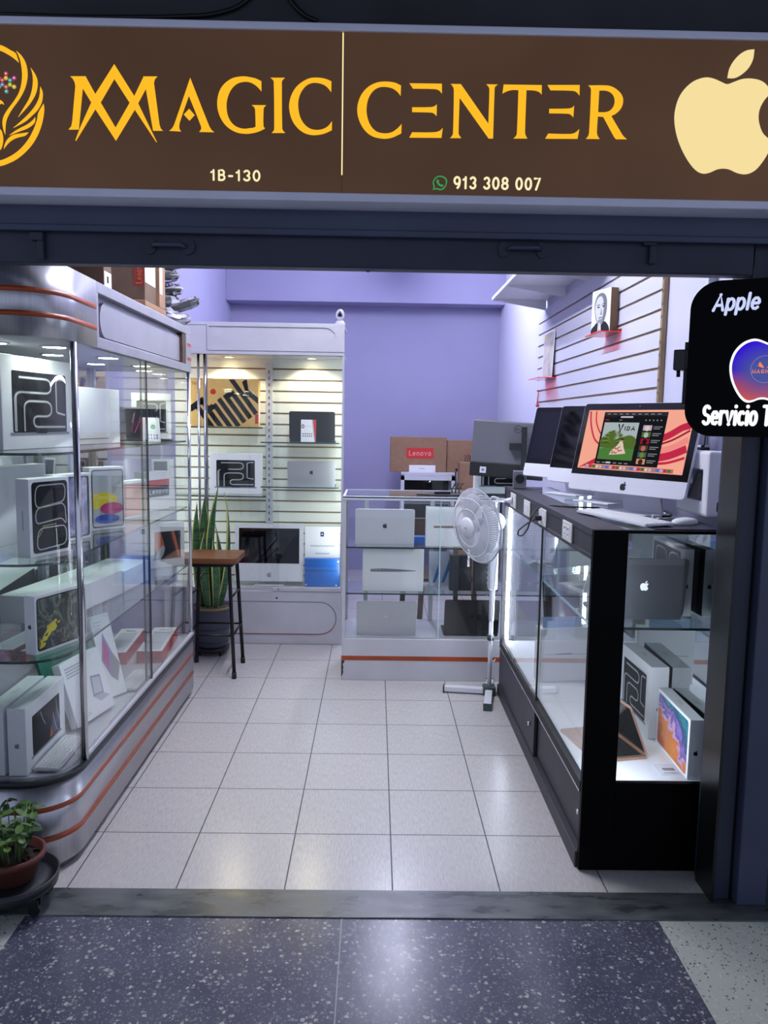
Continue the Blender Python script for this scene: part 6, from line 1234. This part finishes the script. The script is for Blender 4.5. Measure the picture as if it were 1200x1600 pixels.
# ------------------------------------------------------------------ computers on the black counter
RZ = math.atan2(2.559-2.988, 1.015-.734)
def scr_on(b, u0, u1, v0, v1, X):
    W_, H_ = u1-u0, v1-v0; P = lambda x, y: (u0+x*W_, v0+y*H_)
    R_ = lambda x0, x1, y0, y1, m, d: b.rect(*(P(x0, y0)[0], P(x1, y0)[0], P(x0, y0)[1], P(x0, y1)[1]), m, X, d)
    R_(0, 1, 0, 1, 'wall_coral', .0004)
    st = lambda pts, w_, m, d: b.stroke([P(min(max(x, 0), 1), min(max(y, 0), 1)) for x, y in smooth_open(pts)], w_*H_, m, X, d)
    st([(0.02, .98), (.05, .75), (.12, .50), (.22, .38)], .03, 'wall_red', .0007); st([(.08, .98), (.10, .80), (.16, .62), (.24, .52)], .025, 'wall_red', .0007); b.flat([P(0, 0), P(.22, .12), P(.24, .26)], 'wall_red', X, .0007)
    st([(.70, .50), (.82, .60), (.92, .72), (.99, .76)], .11, 'wall_red', .0007); st([(.70, .42), (.85, .52), (.99, .68)], .03, 'wall_deep', .0008); st([(.70, .22), (.85, .28), (.99, .40)], .12, 'wall_red', .0007); st([(.70, .14), (.85, .17), (.99, .26)], .04, 'wall_red', .0008); st([(.70, .33), (.86, .40), (.99, .54)], .10, 'wall_pink', .0006)
    R_(.17, .775, .085, .965, 'win_dark', .0011); R_(.17, .775, .90, .965, 'win_bar', .0014); R_(.17, .775, .865, .90, 'win_dark', .0014); R_(.34, .46, .868, .895, 'win_pill', .0017); R_(.19, .30, .875, .888, 'win_bar', .0017)
    for k in range(9): R_(.20+.06*k, .235+.06*k, .925, .938, 'win_text', .0017)
    R_(.19, .23, .825, .838, 'wall_red', .0017); R_(.33, .36, .826, .836, 'win_text', .0017)
    for k in range(5): R_(.58+.035*k, .592+.035*k, .82, .842, 'win_text', .0017)
    R_(.19, .53, .17, .79, 'pic_sky', .0017); b.flat([P(.19, .17), P(.53, .17), P(.53, .36), P(.40, .39), P(.19, .35)], 'pic_grass', X, .0019); b.flat([P(x, y) for x, y in smooth([(.19, .36), (.19, .52), (.25, .55), (.30, .50), (.40, .55), (.47, .58), (.53, .52), (.53, .36)], 4, 80)], 'pic_tree', X, .0020)
    for k in range(19):
        a = math.radians(4+k*9.6); b.flat([P(.31+.006*math.cos(a+1.57), .44), P(.31+.07*math.cos(a)+.01, .46+.20*math.sin(a)), P(.31+.135*math.cos(a), .42+.24*math.sin(a)), P(.31+.06*math.cos(a)-.008, .43+.17*math.sin(a))], 'pic_palm' if k % 2 else 'pic_palm2', X, .0022)
    b.flat([P(x, y) for x, y in smooth([(.30, .25), (.32, .33), (.36, .40), (.385, .48), (.41, .47), (.43, .38), (.46, .28), (.38, .26)], 4, 70)], 'pic_dress', X, .0025)
    for k in range(16): b.flat(ell(*P(.325+.011*(k % 9), .28+.035*(k // 5)+.008*(k % 3)), .0035, .0035, 7), 'pic_rose', X, .0027)
    b.flat(ell(*P(.40, .495), .005, .006, 10), 'pic_skin', X, .0027); b.flat(ell(*P(.402, .51), .005, .004, 10), 'pic_hair', X, .0028)
    write(b, 'V', P(.335, 0)[0], P(.39, 0)[0], P(0, .63)[1], P(0, .765)[1], 'win_dark', X, .0030, .27); write(b, 'IDA', P(.40, 0)[0], P(.505, 0)[0], P(0, .655)[1], P(0, .73)[1], 'win_dark', X, .0030, .3)
    for k, c in enumerate(('pic_lilac', 'pic_tree', 'wall_deep', 'pic_brown', 'pic_teal', 'pic_skin')):
        y = .70-.108*k; R_(.575, .655, y-.035, y+.05, c, .0017); b.flat(ell(*P(.615, y), .010, .010, 12), ('pic_dress', 'pic_sky', 'win_dark', 'pic_rose', 'pic_palm', 'pic_hair')[k], X, .0019)
        for q in range(2): R_(.67, .75-.02*q, y+.02-.03*q, y+.032-.03*q, 'win_text', .0017)
    for k in range(6): R_(.19+.055*k, .225+.055*k, .11, .125, 'win_text', .0017)
    R_(.285, .33, .105, .135, 'win_pill', .0019)
    R_(.08, .92, .012, .075, 'dock', .0014)
    for k in range(24): R_(.09+.034*k, .116+.034*k, .020, .066, ('pic_lilac', 'pic_dress', 'pic_blue', 'pic_tree', 'win_text', 'wall_red', 'win_pill')[(k*5) % 7], .0019)
def smooth_open(pts, n=6):
    out = []
    for i in range(len(pts)-1):
        p0, p1, p2, p3 = [Vector(pts[min(max(i+k, 0), len(pts)-1)]) for k in (-1, 0, 1, 2)]
        for q in range(n): s_ = q/n; v_ = 0.5*((2*p1)+(p2-p0)*s_+(2*p0-5*p1+4*p2-p3)*s_*s_+(3*p1-p0-3*p2+p3)*s_**3); out.append((v_.x, v_.y))
    return out+[tuple(pts[-1])]
e_x, e_y = math.cos(RZ), math.sin(RZ); bx, by = -e_y, e_x
for i, (ax_, ay_, lab, scr, ln) in enumerate(((.734, 2.988, 'silver all-in-one computer at the front, red wallpaper and a browser on its screen', scr_on, .0), (.740, 3.390, 'silver all-in-one computer with a dark screen in the middle of the row', scr_off, .0), (.700, 3.745, 'silver all-in-one computer with a dark screen at the far end of the row', scr_off, .0))):
    cx_, cy_ = ax_+e_x*.2565+bx*.012, ay_+e_y*.2565+by*.012
    allinone('desktop_computer', lab, (cx_, cy_, KH), RZ, .513, .335, .060, .075, math.radians(14), 'imac_alu', 'bezel_black', 'imac_alu', 'logo_black' if i == 0 else 'logo_dark', .035, scr, .026)
keyboard('keyboard', 'long white keyboard on the black counter before the lit computer', (.728, 2.80), (.842, 2.40), KH+.005, .112, 18, 'imac_alu', .03)
t = thing('mouse', 'white low curved mouse on the dark mouse pad', 'mouse', (1.005, 2.50, KH+.004), RZ)
b = MB(); v = []; n = 18; lv = ((0, 1.0), (.006, 1.0), (.013, .9), (.018, .68), (.0205, .35), (.021, .02))
for z, k in lv:
    for q in range(n): a = 2*PI*q/n; v.append((.028*k*math.copysign(abs(math.cos(a))**.8, math.cos(a)), .055*k*math.copysign(abs(math.sin(a))**.8, math.sin(a)), z))
b.add(v, [(i*n+q, i*n+(q+1) % n, (i+1)*n+(q+1) % n, (i+1)*n+q) for i in range(len(lv)-1) for q in range(n)]+[tuple(range(n))[::-1]], 'key_white', True); b.build('body', t)
b = MB(); b.prism(rrect(.868, 1.085, 2.375, 2.655, .015), KH-.0015, KH+.003, 'pad_navy', FLATZ); tag(b.build('mouse_pad'), 'dark navy mouse pad on the counter glass by the front', 'mouse pad')
t = thing('speaker', 'small dark cube speaker at the far end of the black counter', 'speaker', (.717, 3.86, KH), math.radians(-8)); b = MB(); b.box(-.032, .032, -.03, .035, 0, .088, 'monitor_grey', .004); b.build('case', t)
b = MB(); b.lathe([(.022, 0), (.020, -.004), (.012, -.010), (.006, -.008), (.0001, -.007)], 'black_plastic', 24, X=frame((0, -.0304, .05), (1, 0, 0), (0, 0, 1), (0, -1, 0)) @ Matrix.Translation((0, 0, .002))); b.build('cone', t)
b = MB(); b.tube(rounded([(1.076, 3.02, KH+.005), (1.074, 2.88, KH+.005), (1.065, 2.76, KH+.005), (1.03, 2.70, KH+.005), (.995, 2.685, KH+.006)], .05, 5), .004, 'black_rubber', 8); b.box(.965, .998, 2.677, 2.693, KH+.0005, KH+.012, 'white_plastic', .003); tag(b.build('power_cable'), 'short black cable with a white plug end behind the front computer', 'cable')
